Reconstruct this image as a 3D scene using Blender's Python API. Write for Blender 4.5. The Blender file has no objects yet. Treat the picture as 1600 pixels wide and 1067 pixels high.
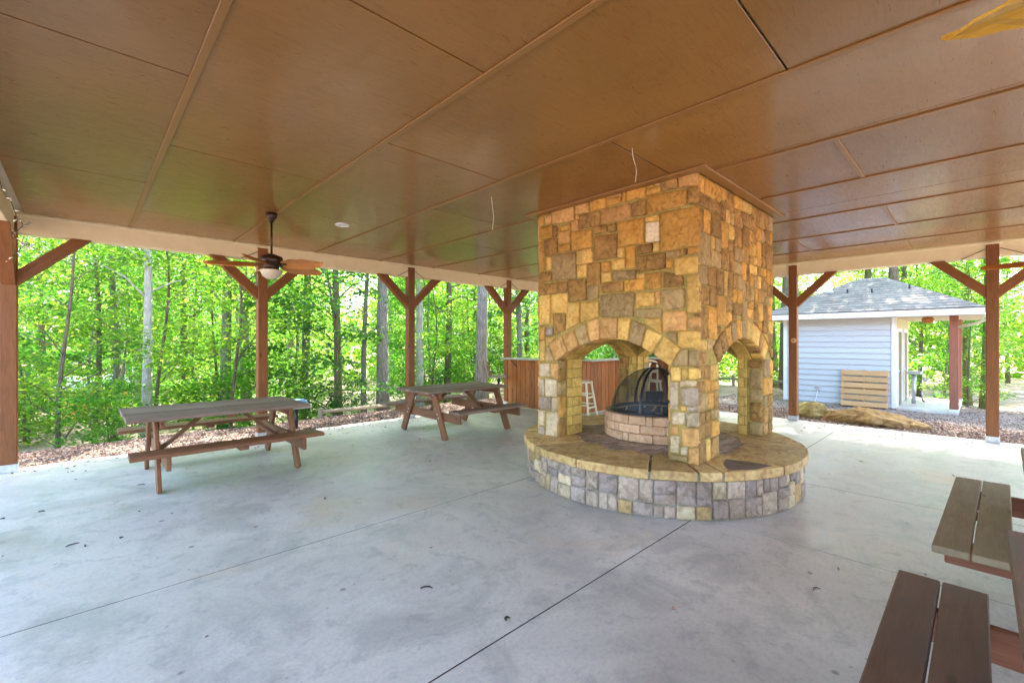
import bpy, bmesh, math, random
import numpy as np
from mathutils import Vector, Matrix
R = math.radians
random.seed(7)
scn = bpy.context.scene
COL = scn.collection

# ------------------------------------------------------------------ camera, sky, sun, exposure
H = 1.52
cam_d = bpy.data.cameras.new('camera')
cam = bpy.data.objects.new('camera', cam_d)
COL.objects.link(cam)
cam.location = (0, 0, H)
cam.rotation_euler = (R(90), 0, R(-43.8))
cam_d.lens = 15.75
cam_d.sensor_width = 36
cam_d.clip_start = 0.05
cam_d.clip_end = 900
scn.camera = cam

SUN_AZ = 19.0      # degrees from +X towards +Y
SUN_EL = 52.0
world = bpy.data.worlds.new('World')
scn.world = world
world.use_nodes = True
wn = world.node_tree
wn.nodes.clear()
wo = wn.nodes.new('ShaderNodeOutputWorld')
bg = wn.nodes.new('ShaderNodeBackground')
sky = wn.nodes.new('ShaderNodeTexSky')
sky.sky_type = 'NISHITA'
sky.sun_disc = False
sky.sun_elevation = R(SUN_EL)
sky.sun_rotation = R(90 - SUN_AZ)
sky.air_density = 1.0
sky.dust_density = 2.5
sky.ozone_density = 1.0
bg.inputs[1].default_value = 0.15
wn.links.new(sky.outputs[0], bg.inputs[0])
wn.links.new(bg.outputs[0], wo.inputs[0])

sun_d = bpy.data.lights.new('sun', 'SUN')
sun_d.energy = 3.4
sun_d.angle = R(0.6)
sun_d.color = (1.0, 0.95, 0.86)
sun = bpy.data.objects.new('sun', sun_d)
COL.objects.link(sun)
sd = Vector((math.cos(R(SUN_EL)) * math.cos(R(SUN_AZ)), math.cos(R(SUN_EL)) * math.sin(R(SUN_AZ)), math.sin(R(SUN_EL))))
sun.rotation_euler = sd.to_track_quat('Z', 'Y').to_euler()
sun.location = sd * 60

scn.view_settings.view_transform = 'Standard'
scn.view_settings.look = 'None'
scn.view_settings.gamma = 1
scn.view_settings.use_curve_mapping = False
scn.view_settings.exposure = 3.5
scn.render.engine = 'CYCLES'
scn.cycles.use_denoising = True
scn.cycles.max_bounces = 8
scn.cycles.diffuse_bounces = 5
scn.cycles.glossy_bounces = 3
scn.cycles.transmission_bounces = 4
scn.cycles.transparent_max_bounces = 8
scn.cycles.sample_clamp_indirect = 8
scn.cycles.caustics_reflective = False
scn.cycles.caustics_refractive = False

# ------------------------------------------------------------------ pixel -> place (photo 1600x1067, focal 700 px)
F, HY = 700.0, 532.0
TH = math.atan(730 / 700.0)
CU, SU = math.cos(TH), math.sin(TH)
def ray(px, py):
    X = (px - 800) / F
    return Vector((X * SU + CU, -X * CU + SU, (HY - py) / F))
def at(px, py, z):
    r = ray(px, py); t = (z - H) / r.z
    return Vector((r.x * t, r.y * t, z))
def at_u(px, py, U):
    r = ray(px, py); t = U / r.x
    return Vector((U, r.y * t, H + r.z * t))
def at_d(px, Z):
    r = ray(px, HY)
    return (r.x * Z, r.y * Z)

# ------------------------------------------------------------------ materials
def nt(name):
    m = bpy.data.materials.new(name); m.use_nodes = True
    t = m.node_tree; t.nodes.clear()
    o = t.nodes.new('ShaderNodeOutputMaterial'); b = t.nodes.new('ShaderNodeBsdfPrincipled')
    t.links.new(b.outputs[0], o.inputs[0])
    return m, t, b, o
def rgba(c): return (c[0], c[1], c[2], 1)
def mixc(t, fac, a, b, mode='MIX'):
    n = t.nodes.new('ShaderNodeMix'); n.data_type = 'RGBA'; n.blend_type = mode
    for s, v in ((n.inputs[0], fac), (n.inputs[6], a), (n.inputs[7], b)):
        if hasattr(v, 'is_linked') or isinstance(v, bpy.types.NodeSocket): t.links.new(v, s)
        elif isinstance(v, (int, float)): s.default_value = v
        else: s.default_value = rgba(v)
    return n.outputs[2]
def ramp(t, fac, stops):
    n = t.nodes.new('ShaderNodeValToRGB'); t.links.new(fac, n.inputs[0])
    el = n.color_ramp.elements
    while len(el) < len(stops): el.new(0.5)
    for e, (p, c) in zip(el, stops):
        e.position = p; e.color = rgba(c) if not isinstance(c, (int, float)) else (c, c, c, 1)
    return n.outputs[0]
def coords(t, scale=(1, 1, 1), kind='Object', rand=True):
    tc = t.nodes.new('ShaderNodeTexCoord'); mp = t.nodes.new('ShaderNodeMapping')
    mp.inputs['Scale'].default_value = scale
    t.links.new(tc.outputs[kind], mp.inputs[0])
    if rand:
        oi = t.nodes.new('ShaderNodeObjectInfo'); ml = t.nodes.new('ShaderNodeMath'); ml.operation = 'MULTIPLY'
        ml.inputs[1].default_value = 37.0
        t.links.new(oi.outputs['Random'], ml.inputs[0]); t.links.new(ml.outputs[0], mp.inputs['Location'])
    return mp.outputs[0]
def world_coords(t, scale=(1, 1, 1)):
    g = t.nodes.new('ShaderNodeNewGeometry'); mp = t.nodes.new('ShaderNodeMapping')
    mp.inputs['Scale'].default_value = scale
    t.links.new(g.outputs['Position'], mp.inputs[0]); return mp.outputs[0]
def noise(t, vec, scale, detail=4, rough=0.55, dist=0.0):
    n = t.nodes.new('ShaderNodeTexNoise'); n.inputs['Scale'].default_value = scale
    n.inputs['Detail'].default_value = detail; n.inputs['Roughness'].default_value = rough
    n.inputs['Distortion'].default_value = dist
    t.links.new(vec, n.inputs['Vector']); return n.outputs[0]
def bump(t, b, h, strength=0.3, dist=0.01):
    n = t.nodes.new('ShaderNodeBump'); n.inputs['Strength'].default_value = strength
    n.inputs['Distance'].default_value = dist
    t.links.new(h, n.inputs['Height']); t.links.new(n.outputs[0], b.inputs['Normal'])
def sat_val(t, col, hue=0.5, sat=1.0, valsock=None, lo=0.8, hi=1.2):
    n = t.nodes.new('ShaderNodeHueSaturation'); n.inputs['Hue'].default_value = hue
    n.inputs['Saturation'].default_value = sat
    t.links.new(col, n.inputs['Color'])
    if valsock is not None:
        mr = t.nodes.new('ShaderNodeMapRange'); mr.inputs[3].default_value = lo; mr.inputs[4].default_value = hi
        t.links.new(valsock, mr.inputs[0]); t.links.new(mr.outputs[0], n.inputs['Value'])
    return n.outputs[0]
def rnd(t):
    return t.nodes.new('ShaderNodeObjectInfo').outputs['Random']

def wood(name, c1, c2, rough=0.6, grain=9.0, bs=0.4, lo=0.8, hi=1.2, weather=None, spec=0.4):
    m, t, b, o = nt(name)
    v = coords(t, (0.9, grain, grain))
    n1 = noise(t, v, 3.2, 6, 0.6, 0.6)
    n2 = noise(t, coords(t, (1, 1, 1)), 2.2, 3)
    n3 = noise(t, coords(t, (3, 60, 60)), 3, 2)
    c = mixc(t, ramp(t, n1, [(0.3, 0.0), (0.7, 1.0)]), c1, c2)
    c = mixc(t, ramp(t, n3, [(0.45, 0.0), (0.75, 0.45)]), c, [x * 0.55 for x in c1])
    vk = t.nodes.new('ShaderNodeTexVoronoi'); vk.inputs['Scale'].default_value = 1.0
    t.links.new(coords(t, (2.2, 7.0, 7.0)), vk.inputs['Vector'])
    c = mixc(t, ramp(t, vk.outputs['Distance'], [(0.05, 0.85), (0.13, 0.0)]), c, [x * 0.35 for x in c1])
    if weather:
        c = mixc(t, ramp(t, n2, [(0.42, 0.0), (0.66, 0.85)]), c, weather)
    c = sat_val(t, c, valsock=rnd(t), lo=lo, hi=hi)
    t.links.new(c, b.inputs['Base Color'])
    b.inputs['Roughness'].default_value = rough
    b.inputs['Specular IOR Level'].default_value = spec
    bump(t, b, n1, bs, 0.004)
    return m
def stone(name, c1, c2, c3, rough=0.8, lo=0.8, hi=1.2, sc=1.0, bs=0.8, stain=0.4):
    m, t, b, o = nt(name)
    v = coords(t)
    n1 = noise(t, v, 6 * sc, 5, 0.6, 0.5); n2 = noise(t, v, 28 * sc, 5, 0.65)
    n3 = noise(t, v, 13 * sc, 3, 0.5, 1.0)
    c = mixc(t, ramp(t, n1, [(0.33, 0.0), (0.66, 1.0)]), c1, c2)
    c = mixc(t, ramp(t, n3, [(0.5, 0.0), (0.68, 0.8)]), c, c3)
    c = mixc(t, ramp(t, n2, [(0.35, 0.35), (0.6, 0.0)]), c, [x * 0.5 for x in c3])
    nw = noise(t, world_coords(t), 2.1, 5, 0.65, 0.8)
    c = mixc(t, ramp(t, nw, [(0.50, 0.0), (0.68, stain)]), c, (0.17, 0.10, 0.035))
    c = sat_val(t, c, sat=1.03, valsock=rnd(t), lo=lo * 1.06, hi=hi * 1.06)
    t.links.new(c, b.inputs['Base Color']); b.inputs['Roughness'].default_value = rough
    b.inputs['Specular IOR Level'].default_value = 0.3
    bump(t, b, mixc(t, 0.45, n1, n2), bs, 0.02)
    return m
def plain(name, c, rough=0.5, metal=0.0, nscale=20, var=0.15, spec=0.5):
    m, t, b, o = nt(name)
    n = noise(t, coords(t), nscale, 4)
    cc = mixc(t, ramp(t, n, [(0.3, 0.0), (0.7, 1.0)]), [x * (1 - var) for x in c], [min(1, x * (1 + var)) for x in c])
    t.links.new(cc, b.inputs['Base Color'])
    b.inputs['Roughness'].default_value = rough; b.inputs['Metallic'].default_value = metal
    b.inputs['Specular IOR Level'].default_value = spec
    bump(t, b, n, 0.15, 0.003)
    return m

M = {}
M['post'] = wood('post_stain', (0.175, 0.058, 0.013), (0.26, 0.092, 0.022), 0.5, 9, 0.35, 0.9, 1.1)
M['table'] = wood('table_stain', (0.17, 0.066, 0.026), (0.25, 0.105, 0.043), 0.55, 9, 0.5, 0.85, 1.15)
M['tabletop'] = wood('table_top_worn', (0.19, 0.12, 0.085), (0.28, 0.19, 0.14), 0.7, 9, 0.5, 0.8, 1.2, (0.25, 0.185, 0.145), 0.22)
M['dark_table'] = wood('table_dark_stain', (0.15, 0.075, 0.045), (0.21, 0.115, 0.075), 0.6, 8, 0.5, 0.9, 1.1, (0.135, 0.085, 0.07))
M['weathered'] = wood('weathered_plank', (0.25, 0.175, 0.105), (0.37, 0.28, 0.18), 0.7, 7, 0.7, 0.9, 1.1, (0.31, 0.26, 0.16))
M['redwood'] = wood('bench_redwood', (0.19, 0.07, 0.038), (0.26, 0.10, 0.058), 0.6, 8, 0.4)
M['fence_board'] = wood('bar_board', (0.30, 0.085, 0.018), (0.46, 0.17, 0.04), 0.55, 7, 0.4, 0.72, 1.2)
M['pallet'] = wood('pallet_pine', (0.55, 0.30, 0.13), (0.68, 0.42, 0.20), 0.7, 8, 0.4, 0.85, 1.1)
M['rail'] = wood('rail_wood', (0.28, 0.22, 0.15), (0.40, 0.33, 0.24), 0.8, 8, 0.5)
M['fanwood'] = wood('fan_leaf_wood', (0.42, 0.15, 0.035), (0.62, 0.27, 0.07), 0.45, 6, 0.3)
M['fanyellow'] = wood('fan_leaf_gold', (0.50, 0.26, 0.03), (0.66, 0.40, 0.06), 0.45, 6, 0.3)

# ceiling paint: glossy brown on rough plywood
m, t, b, o = nt('ceiling_paint')
v = world_coords(t, (1.0, 7.0, 1.0))
n1 = noise(t, v, 6, 6, 0.65, 1.2); n2 = noise(t, world_coords(t), 1.3, 4, 0.6); n3 = noise(t, world_coords(t, (1, 1, 1)), 90, 3, 0.6)
c = mixc(t, ramp(t, n2, [(0.3, 0.0), (0.7, 1.0)]), (0.25, 0.117, 0.028), (0.31, 0.148, 0.039))
c = mixc(t, ramp(t, n1, [(0.34, 0.3), (0.5, 0.0)]), c, (0.17, 0.078, 0.02))
vc = t.nodes.new('ShaderNodeTexVoronoi'); vc.inputs['Scale'].default_value = 2.6; t.links.new(world_coords(t), vc.inputs['Vector'])
c = mixc(t, ramp(t, vc.outputs['Distance'], [(0.012, 0.8), (0.022, 0.0)]), c, (0.06, 0.03, 0.015))
n8 = noise(t, world_coords(t, (1, 0.6, 1)), 2.6, 6, 0.75, 1.5)
c = mixc(t, ramp(t, n8, [(0.52, 0.0), (0.70, 0.4)]), c, (0.17, 0.08, 0.022))
c = sat_val(t, c, valsock=rnd(t), lo=0.88, hi=1.10)
t.links.new(c, b.inputs['Base Color'])
t.links.new(ramp(t, n8, [(0.3, 0.09), (0.7, 0.24)]), b.inputs['Coat Roughness'])
rr = ramp(t, n1, [(0.35, 0.42), (0.65, 0.27)]); t.links.new(rr, b.inputs['Roughness'])
b.inputs['Specular IOR Level'].default_value = 0.4; b.inputs['Coat Weight'].default_value = 0.42; b.inputs['Coat Roughness'].default_value = 0.13
bump(t, b, mixc(t, 0.35, n1, n3), 0.16, 0.004)
M['ceiling'] = m
m, t, b, o = nt('batten_paint')
c = mixc(t, noise(t, world_coords(t), 4, 4), (0.25, 0.125, 0.036), (0.32, 0.16, 0.05))
t.links.new(c, b.inputs['Base Color']); b.inputs['Roughness'].default_value = 0.36
M['batten'] = m
M['beam'] = plain('beam_cream_paint', (0.80, 0.68, 0.44), 0.5, 0, 8, 0.04)
M['white'] = plain('white_paint', (0.78, 0.79, 0.82), 0.5, 0, 8, 0.04)
M['galv'] = plain('galvanised_steel', (0.55, 0.57, 0.60), 0.4, 0.7, 30, 0.2)
M['black'] = plain('black_steel', (0.025, 0.028, 0.032), 0.42, 0.3, 30, 0.2)
M['bronze'] = plain('bronze_metal', (0.055, 0.032, 0.020), 0.35, 0.6, 30, 0.2)
M['lamp_glass'] = plain('frosted_glass', (0.58, 0.50, 0.38), 0.35, 0, 8, 0.03)
M['cream'] = plain('cream_painted_wood', (0.72, 0.62, 0.42), 0.5, 0, 12, 0.08)
M['wire'] = plain('pale_wire', (0.75, 0.68, 0.58), 0.5)
M['bulb'] = plain('clear_bulb', (0.80, 0.76, 0.62), 0.2)
M['green_wire'] = plain('dark_cable', (0.05, 0.045, 0.03), 0.5)
M['twig'] = plain('dark_twig', (0.045, 0.030, 0.025), 0.85, 0, 60, 0.4)
M['leaf_dry'] = plain('fallen_leaf', (0.30, 0.36, 0.04), 0.6)
M['counter'] = plain('counter_top', (0.40, 0.40, 0.34), 0.4, 0, 15, 0.1)
M['doorbrown'] = plain('door_paint', (0.17, 0.10, 0.05), 0.45, 0, 10, 0.08)
M['porchcream'] = plain('porch_wall_paint', (0.62, 0.56, 0.36), 0.6, 0, 10, 0.05)
M['soffit'] = plain('soffit_paint', (0.70, 0.62, 0.45), 0.6, 0, 10, 0.05)
M['porchpost'] = wood('porch_post_stain', (0.30, 0.10, 0.06), (0.38, 0.14, 0.085), 0.55, 6, 0.2)
M['yellowwall'] = plain('ochre_wall', (0.72, 0.40, 0.06), 0.6)
M['bluelid'] = plain('blue_lid', (0.18, 0.32, 0.55), 0.4)

# siding: pale grey-blue
m, t, b, o = nt('siding_paint')
n1 = noise(t, coords(t, (1, 12, 12)), 5, 4)
c = mixc(t, n1, (0.48, 0.50, 0.54), (0.56, 0.58, 0.61)); c = sat_val(t, c, valsock=rnd(t), lo=0.95, hi=1.05)
t.links.new(c, b.inputs['Base Color']); b.inputs['Roughness'].default_value = 0.55; bump(t, b, n1, 0.2, 0.003)
M['siding'] = m

# concrete
m, t, b, o = nt('concrete')
w = world_coords(t)
n1 = noise(t, w, 0.42, 6, 0.62, 1.2); n2 = noise(t, w, 1.7, 6, 0.7, 0.8); n3 = noise(t, w, 45, 4, 0.7); n4 = noise(t, w, 0.8, 4, 0.6, 0.6)
c = mixc(t, ramp(t, n1, [(0.33, 0.0), (0.62, 1.0)]), (0.52, 0.485, 0.435), (0.74, 0.685, 0.60))
c = mixc(t, ramp(t, n2, [(0.36, 0.55), (0.52, 0.0)]), c, (0.37, 0.355, 0.325))
n9 = noise(t, world_coords(t, (0.8, 1.3, 1)), 3.4, 8, 0.78, 0.4)
c = mixc(t, ramp(t, n9, [(0.56, 0.0), (0.72, 0.38)]), c, (0.36, 0.35, 0.33))
c = mixc(t, ramp(t, n4, [(0.56, 0.0), (0.70, 0.6)]), c, (0.62, 0.46, 0.30))
n6 = noise(t, world_coords(t, (1, 1, 1)), 5.5, 5, 0.75, 0.3)
c = mixc(t, ramp(t, n6, [(0.36, 0.35), (0.47, 0.0)]), c, (0.27, 0.27, 0.265))
vo = t.nodes.new('ShaderNodeTexVoronoi'); vo.inputs['Scale'].default_value = 2.3; t.links.new(w, vo.inputs['Vector'])
c = mixc(t, ramp(t, vo.outputs['Distance'], [(0.03, 0.75), (0.055, 0.0)]), c, (0.16, 0.15, 0.14))
vo2 = t.nodes.new('ShaderNodeTexVoronoi'); vo2.inputs['Scale'].default_value = 6.5; t.links.new(w, vo2.inputs['Vector'])
c = mixc(t, ramp(t, vo2.outputs['Distance'], [(0.04, 0.5), (0.075, 0.0)]), c, (0.22, 0.20, 0.18))
c = mixc(t, ramp(t, n3, [(0.3, 0.25), (0.55, 0.0)]), c, (0.25, 0.25, 0.25))
t.links.new(c, b.inputs['Base Color'])
t.links.new(ramp(t, n2, [(0.35, 0.36), (0.65, 0.58)]), b.inputs['Roughness'])
b.inputs['Specular IOR Level'].default_value = 0.45
bump(t, b, mixc(t, 0.5, n3, n6), 0.12, 0.004)
M['concrete'] = m

# ground: mulch near, leaf litter further
m, t, b, o = nt('mulch_ground')
w = world_coords(t)
n1 = noise(t, w, 0.8, 5, 0.6); n2 = noise(t, w, 22, 5, 0.7, 1.0); n3 = noise(t, w, 60, 3, 0.7)
c = mixc(t, ramp(t, n1, [(0.35, 0.0), (0.6, 1.0)]), (0.30, 0.235, 0.20), (0.46, 0.35, 0.28))
c = mixc(t, ramp(t, n2, [(0.38, 0.85), (0.55, 0.0)]), c, (0.12, 0.085, 0.075))
c = mixc(t, ramp(t, n3, [(0.55, 0.0), (0.7, 0.6)]), c, (0.55, 0.45, 0.38))
t.links.new(c, b.inputs['Base Color']); b.inputs['Roughness'].default_value = 0.95
b.inputs['Specular IOR Level'].default_value = 0.1
bump(t, b, mixc(t, 0.4, n2, n3), 0.9, 0.03)
M['ground'] = m
def islandmat(name, cols, rough=0.9, trans=0.0, spec=0.2, tcol=None, bs=0):
    m, t, b, o = nt(name)
    g = t.nodes.new('ShaderNodeNewGeometry')
    c = ramp(t, g.outputs['Random Per Island'], [(i / (len(cols) - 1), q) for i, q in enumerate(cols)])
    if tcol is not None:
        c = sat_val(t, c, valsock=rnd(t), lo=0.8, hi=1.15)
    t.links.new(c, b.inputs['Base Color']); b.inputs['Roughness'].default_value = rough
    b.inputs['Specular IOR Level'].default_value = spec
    if trans:
        tr = t.nodes.new('ShaderNodeBsdfTranslucent')
        ct = mixc(t, 1.0, c, tcol, 'MULTIPLY')
        t.links.new(ct, tr.inputs[0])
        mx = t.nodes.new('ShaderNodeMixShader'); mx.inputs[0].default_value = trans
        t.links.new(b.outputs[0], mx.inputs[1]); t.links.new(tr.outputs[0], mx.inputs[2])
        t.links.new(mx.outputs[0], o.inputs[0])
    return m
M['chips'] = islandmat('mulch_chips', [(0.10, 0.06, 0.05), (0.22, 0.15, 0.12), (0.36, 0.27, 0.22), (0.16, 0.10, 0.08), (0.50, 0.40, 0.33), (0.28, 0.12, 0.07)])
LG = [(0.035, 0.12, 0.018), (0.07, 0.19, 0.022), (0.05, 0.16, 0.025), (0.11, 0.24, 0.025), (0.028, 0.095, 0.02), (0.19, 0.29, 0.04)]
M['leaf_a'] = islandmat('maple_leaves', LG, 0.5, 0.5, 0.35, (2.5, 2.9, 1.4))
M['leaf_b'] = islandmat('beech_leaves', [(0.06, 0.15, 0.02), (0.10, 0.20, 0.025), (0.08, 0.17, 0.02), (0.16, 0.26, 0.035), (0.26, 0.30, 0.05)], 0.5, 0.55, 0.35, (2.6, 2.7, 1.4))
M['leaf_c'] = islandmat('oak_leaves', [(0.03, 0.09, 0.022), (0.05, 0.13, 0.02), (0.04, 0.11, 0.03), (0.075, 0.16, 0.02)], 0.5, 0.45, 0.35, (2.4, 2.8, 1.3))
def bark(name, c1, c2, c3):
    m, t, b, o = nt(name)
    v = coords(t, (9, 9, 1.6)); n1 = noise(t, v, 3.5, 6, 0.7, 0.5); n2 = noise(t, coords(t), 3, 4)
    c = mixc(t, ramp(t, n1, [(0.38, 0.0), (0.6, 1.0)]), c1, c2)
    c = mixc(t, ramp(t, n2, [(0.5, 0.0), (0.65, 0.7)]), c, c3)
    t.links.new(c, b.inputs['Base Color']); b.inputs['Roughness'].default_value = 0.9
    bump(t, b, n1, 1.0, 0.03); return m
M['bark_pale'] = bark('pale_bark', (0.34, 0.31, 0.27), (0.55, 0.52, 0.48), (0.28, 0.27, 0.22))
M['bark_brown'] = bark('brown_bark', (0.07, 0.05, 0.035), (0.20, 0.15, 0.105), (0.12, 0.12, 0.05))
M['bark_grey'] = bark('grey_bark', (0.13, 0.115, 0.10), (0.32, 0.29, 0.25), (0.17, 0.17, 0.10))
M['bark_moss'] = bark('mossy_bark', (0.10, 0.09, 0.04), (0.22, 0.20, 0.09), (0.13, 0.17, 0.03))

# masonry
M['mortar'] = stone('mortar', (0.36, 0.27, 0.09), (0.45, 0.35, 0.12), (0.25, 0.19, 0.06), 0.95, 1, 1, 1.5, 0.5)
M['mortar_grey'] = stone('grey_mortar', (0.30, 0.29, 0.24), (0.38, 0.36, 0.30), (0.22, 0.22, 0.17), 0.95, 1, 1, 1.5, 0.5)
ST = {
 'o': stone('stone_orange', (0.56, 0.29, 0.07), (0.66, 0.38, 0.11), (0.34, 0.16, 0.04)),
 't': stone('stone_tan', (0.66, 0.41, 0.12), (0.74, 0.50, 0.18), (0.48, 0.27, 0.07)),
 'b': stone('stone_brown', (0.28, 0.155, 0.055), (0.46, 0.27, 0.09), (0.15, 0.08, 0.03)),
 'g': stone('stone_taupe', (0.38, 0.26, 0.12), (0.48, 0.34, 0.16), (0.25, 0.16, 0.07)),
 'p': stone('stone_pink', (0.60, 0.33, 0.12), (0.68, 0.41, 0.17), (0.42, 0.21, 0.08)),
 'w': stone('stone_pale', (0.72, 0.60, 0.42), (0.78, 0.68, 0.50), (0.62, 0.48, 0.30)),
 'l': stone('stone_lilac_grey', (0.40, 0.30, 0.225), (0.54, 0.43, 0.33), (0.25, 0.18, 0.135)),
 's': stone('stone_slate', (0.29, 0.225, 0.185), (0.41, 0.33, 0.28), (0.17, 0.13, 0.105)),
 'c': stone('stone_sand', (0.55, 0.43, 0.27), (0.64, 0.52, 0.35), (0.38, 0.27, 0.16)),
}
M['firebrick'] = stone('yellow_firebrick', (0.64, 0.43, 0.12), (0.70, 0.50, 0.17), (0.52, 0.31, 0.07), 0.8, 0.85, 1.15, 0.8, 0.3)
M['paver'] = stone('ring_block_stone', (0.62, 0.40, 0.26), (0.72, 0.50, 0.34), (0.62, 0.33, 0.13), 0.85, 0.85, 1.15, 1.5, 0.9)
M['clay'] = stone('clay_paver', (0.34, 0.245, 0.185), (0.44, 0.32, 0.24), (0.24, 0.16, 0.12), 0.7, 0.75, 1.2, 1.0, 0.4)
M['cap'] = stone('cap_flagstone', (0.60, 0.40, 0.16), (0.76, 0.54, 0.25), (0.40, 0.19, 0.08), 0.6, 0.72, 1.12, 0.8, 0.9)
M['cap_dark'] = stone('dark_flagstone', (0.13, 0.085, 0.07), (0.19, 0.13, 0.11), (0.09, 0.06, 0.05), 0.6, 1, 1, 0.5, 0.5)
M['ash'] = stone('soot', (0.04, 0.038, 0.036), (0.08, 0.075, 0.07), (0.02, 0.02, 0.02))
M['boulder'] = stone('boulder_rock', (0.27, 0.145, 0.04), (0.46, 0.31, 0.14), (0.11, 0.06, 0.02), 0.8, 1, 1, 0.35, 1.0)
M['boulder_moss'] = stone('mossy_rock', (0.27, 0.20, 0.06), (0.44, 0.33, 0.14), (0.12, 0.085, 0.03), 0.85, 1, 1, 0.6, 1.0)
m, t, b, o = nt('roof_shingles')
g = t.nodes.new('ShaderNodeNewGeometry')
c = ramp(t, g.outputs['Random Per Island'], [(0, (0.18, 0.15, 0.13)), (0.4, (0.29, 0.25, 0.215)), (0.7, (0.22, 0.19, 0.165)), (1, (0.35, 0.305, 0.265))])
n1 = noise(t, world_coords(t), 60, 3, 0.7); c = mixc(t, ramp(t, n1, [(0.35, 0.5), (0.6, 0.0)]), c, (0.15, 0.13, 0.12))
t.links.new(c, b.inputs['Base Color']); b.inputs['Roughness'].default_value = 0.9
M['shingle'] = m
# spark screen mesh: fine black wires, most of it holes
m, t, b, o = nt('screen_mesh')
b.inputs['Base Color'].default_value = (0.03, 0.035, 0.04, 1); b.inputs['Roughness'].default_value = 0.5
tp = t.nodes.new('ShaderNodeBsdfTransparent'); mx = t.nodes.new('ShaderNodeMixShader'); mx.inputs[0].default_value = 0.42
t.links.new(tp.outputs[0], mx.inputs[1]); t.links.new(b.outputs[0], mx.inputs[2]); t.links.new(mx.outputs[0], o.inputs[0])
M['mesh'] = m

# ------------------------------------------------------------------ object helpers
def link(name, data, parent=None, loc=(0, 0, 0), rot=(0, 0, 0)):
    o = bpy.data.objects.new(name, data); COL.objects.link(o)
    o.parent = parent; o.location = loc; o.rotation_euler = rot
    return o
def tag(o, label=None, cat=None, group=None, kind=None):
    for k, v in (('label', label), ('category', cat), ('group', group), ('kind', kind)):
        if v: o[k] = v
    return o
def thing(name, label, cat, loc=(0, 0, 0), rz=0, group=None):
    return tag(link(name, None, None, loc, (0, 0, rz)), label, cat, group)
def copy_tree(o, parent=None):
    c = o.copy(); COL.objects.link(c); c.parent = parent
    for ch in list(o.children): copy_tree(ch, c)
    return c

class MB:
    def __init__(s): s.v = []; s.f = []
    def add(s, vs, fs):
        n = len(s.v); s.v += [tuple(x) for x in vs]; s.f += [tuple(i + n for i in f) for f in fs]; return s
    def box(s, x0, x1, y0, y1, z0, z1):
        return s.add([(x0, y0, z0), (x1, y0, z0), (x1, y1, z0), (x0, y1, z0), (x0, y0, z1), (x1, y0, z1), (x1, y1, z1), (x0, y1, z1)],
                     [(0, 3, 2, 1), (4, 5, 6, 7), (0, 1, 5, 4), (1, 2, 6, 5), (2, 3, 7, 6), (3, 0, 4, 7)])
    def prism(s, pts, off):
        n = len(pts); off = Vector(off)
        return s.add([Vector(p) for p in pts] + [Vector(p) + off for p in pts],
                     [tuple(range(n))[::-1], tuple(range(n, 2 * n))] + [(i, (i + 1) % n, n + (i + 1) % n, n + i) for i in range(n)])
    def tube(s, pts, rad, n=8, cap=True):
        pts = [Vector(p) for p in pts]
        if not hasattr(rad, '__len__'): rad = [rad] * len(pts)
        rings = []; vs = []; fs = []
        up = Vector((0, 0, 1))
        for i, p in enumerate(pts):
            d = (pts[min(i + 1, len(pts) - 1)] - pts[max(i - 1, 0)]).normalized()
            a = d.cross(up if abs(d.z) < 0.95 else Vector((1, 0, 0))).normalized(); b_ = d.cross(a)
            for k in range(n):
                an = 2 * math.pi * k / n
                vs.append(p + (a * math.cos(an) + b_ * math.sin(an)) * rad[i])
        for i in range(len(pts) - 1):
            for k in range(n):
                fs.append((i * n + k, i * n + (k + 1) % n, (i + 1) * n + (k + 1) % n, (i + 1) * n + k))
        if cap:
            fs.append(tuple(range(n))[::-1]); fs.append(tuple((len(pts) - 1) * n + k for k in range(n)))
        return s.add(vs, fs)
    def lathe(s, prof, n=24, c=(0, 0, 0)):
        vs = []; fs = []
        for r, z in prof:
            for k in range(n):
                a = 2 * math.pi * k / n; vs.append((c[0] + r * math.cos(a), c[1] + r * math.sin(a), c[2] + z))
        for i in range(len(prof) - 1):
            for k in range(n):
                fs.append((i * n + k, i * n + (k + 1) % n, (i + 1) * n + (k + 1) % n, (i + 1) * n + k))
        return s.add(vs, fs)
    def mesh(s, name, mat, smooth=False, fix=True):
        me = bpy.data.meshes.new(name); me.from_pydata(s.v, [], s.f)
        if fix:
            bm = bmesh.new(); bm.from_mesh(me); bmesh.ops.recalc_face_normals(bm, faces=bm.faces); bm.to_mesh(me); bm.free()
        me.materials.append(mat)
        if smooth: me.shade_smooth()
        me.update(); return me
    def build(s, name, mat, parent=None, loc=(0, 0, 0), rot=(0, 0, 0), smooth=False):
        return link(name, s.mesh(name, mat, smooth), parent, loc, rot)

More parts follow.
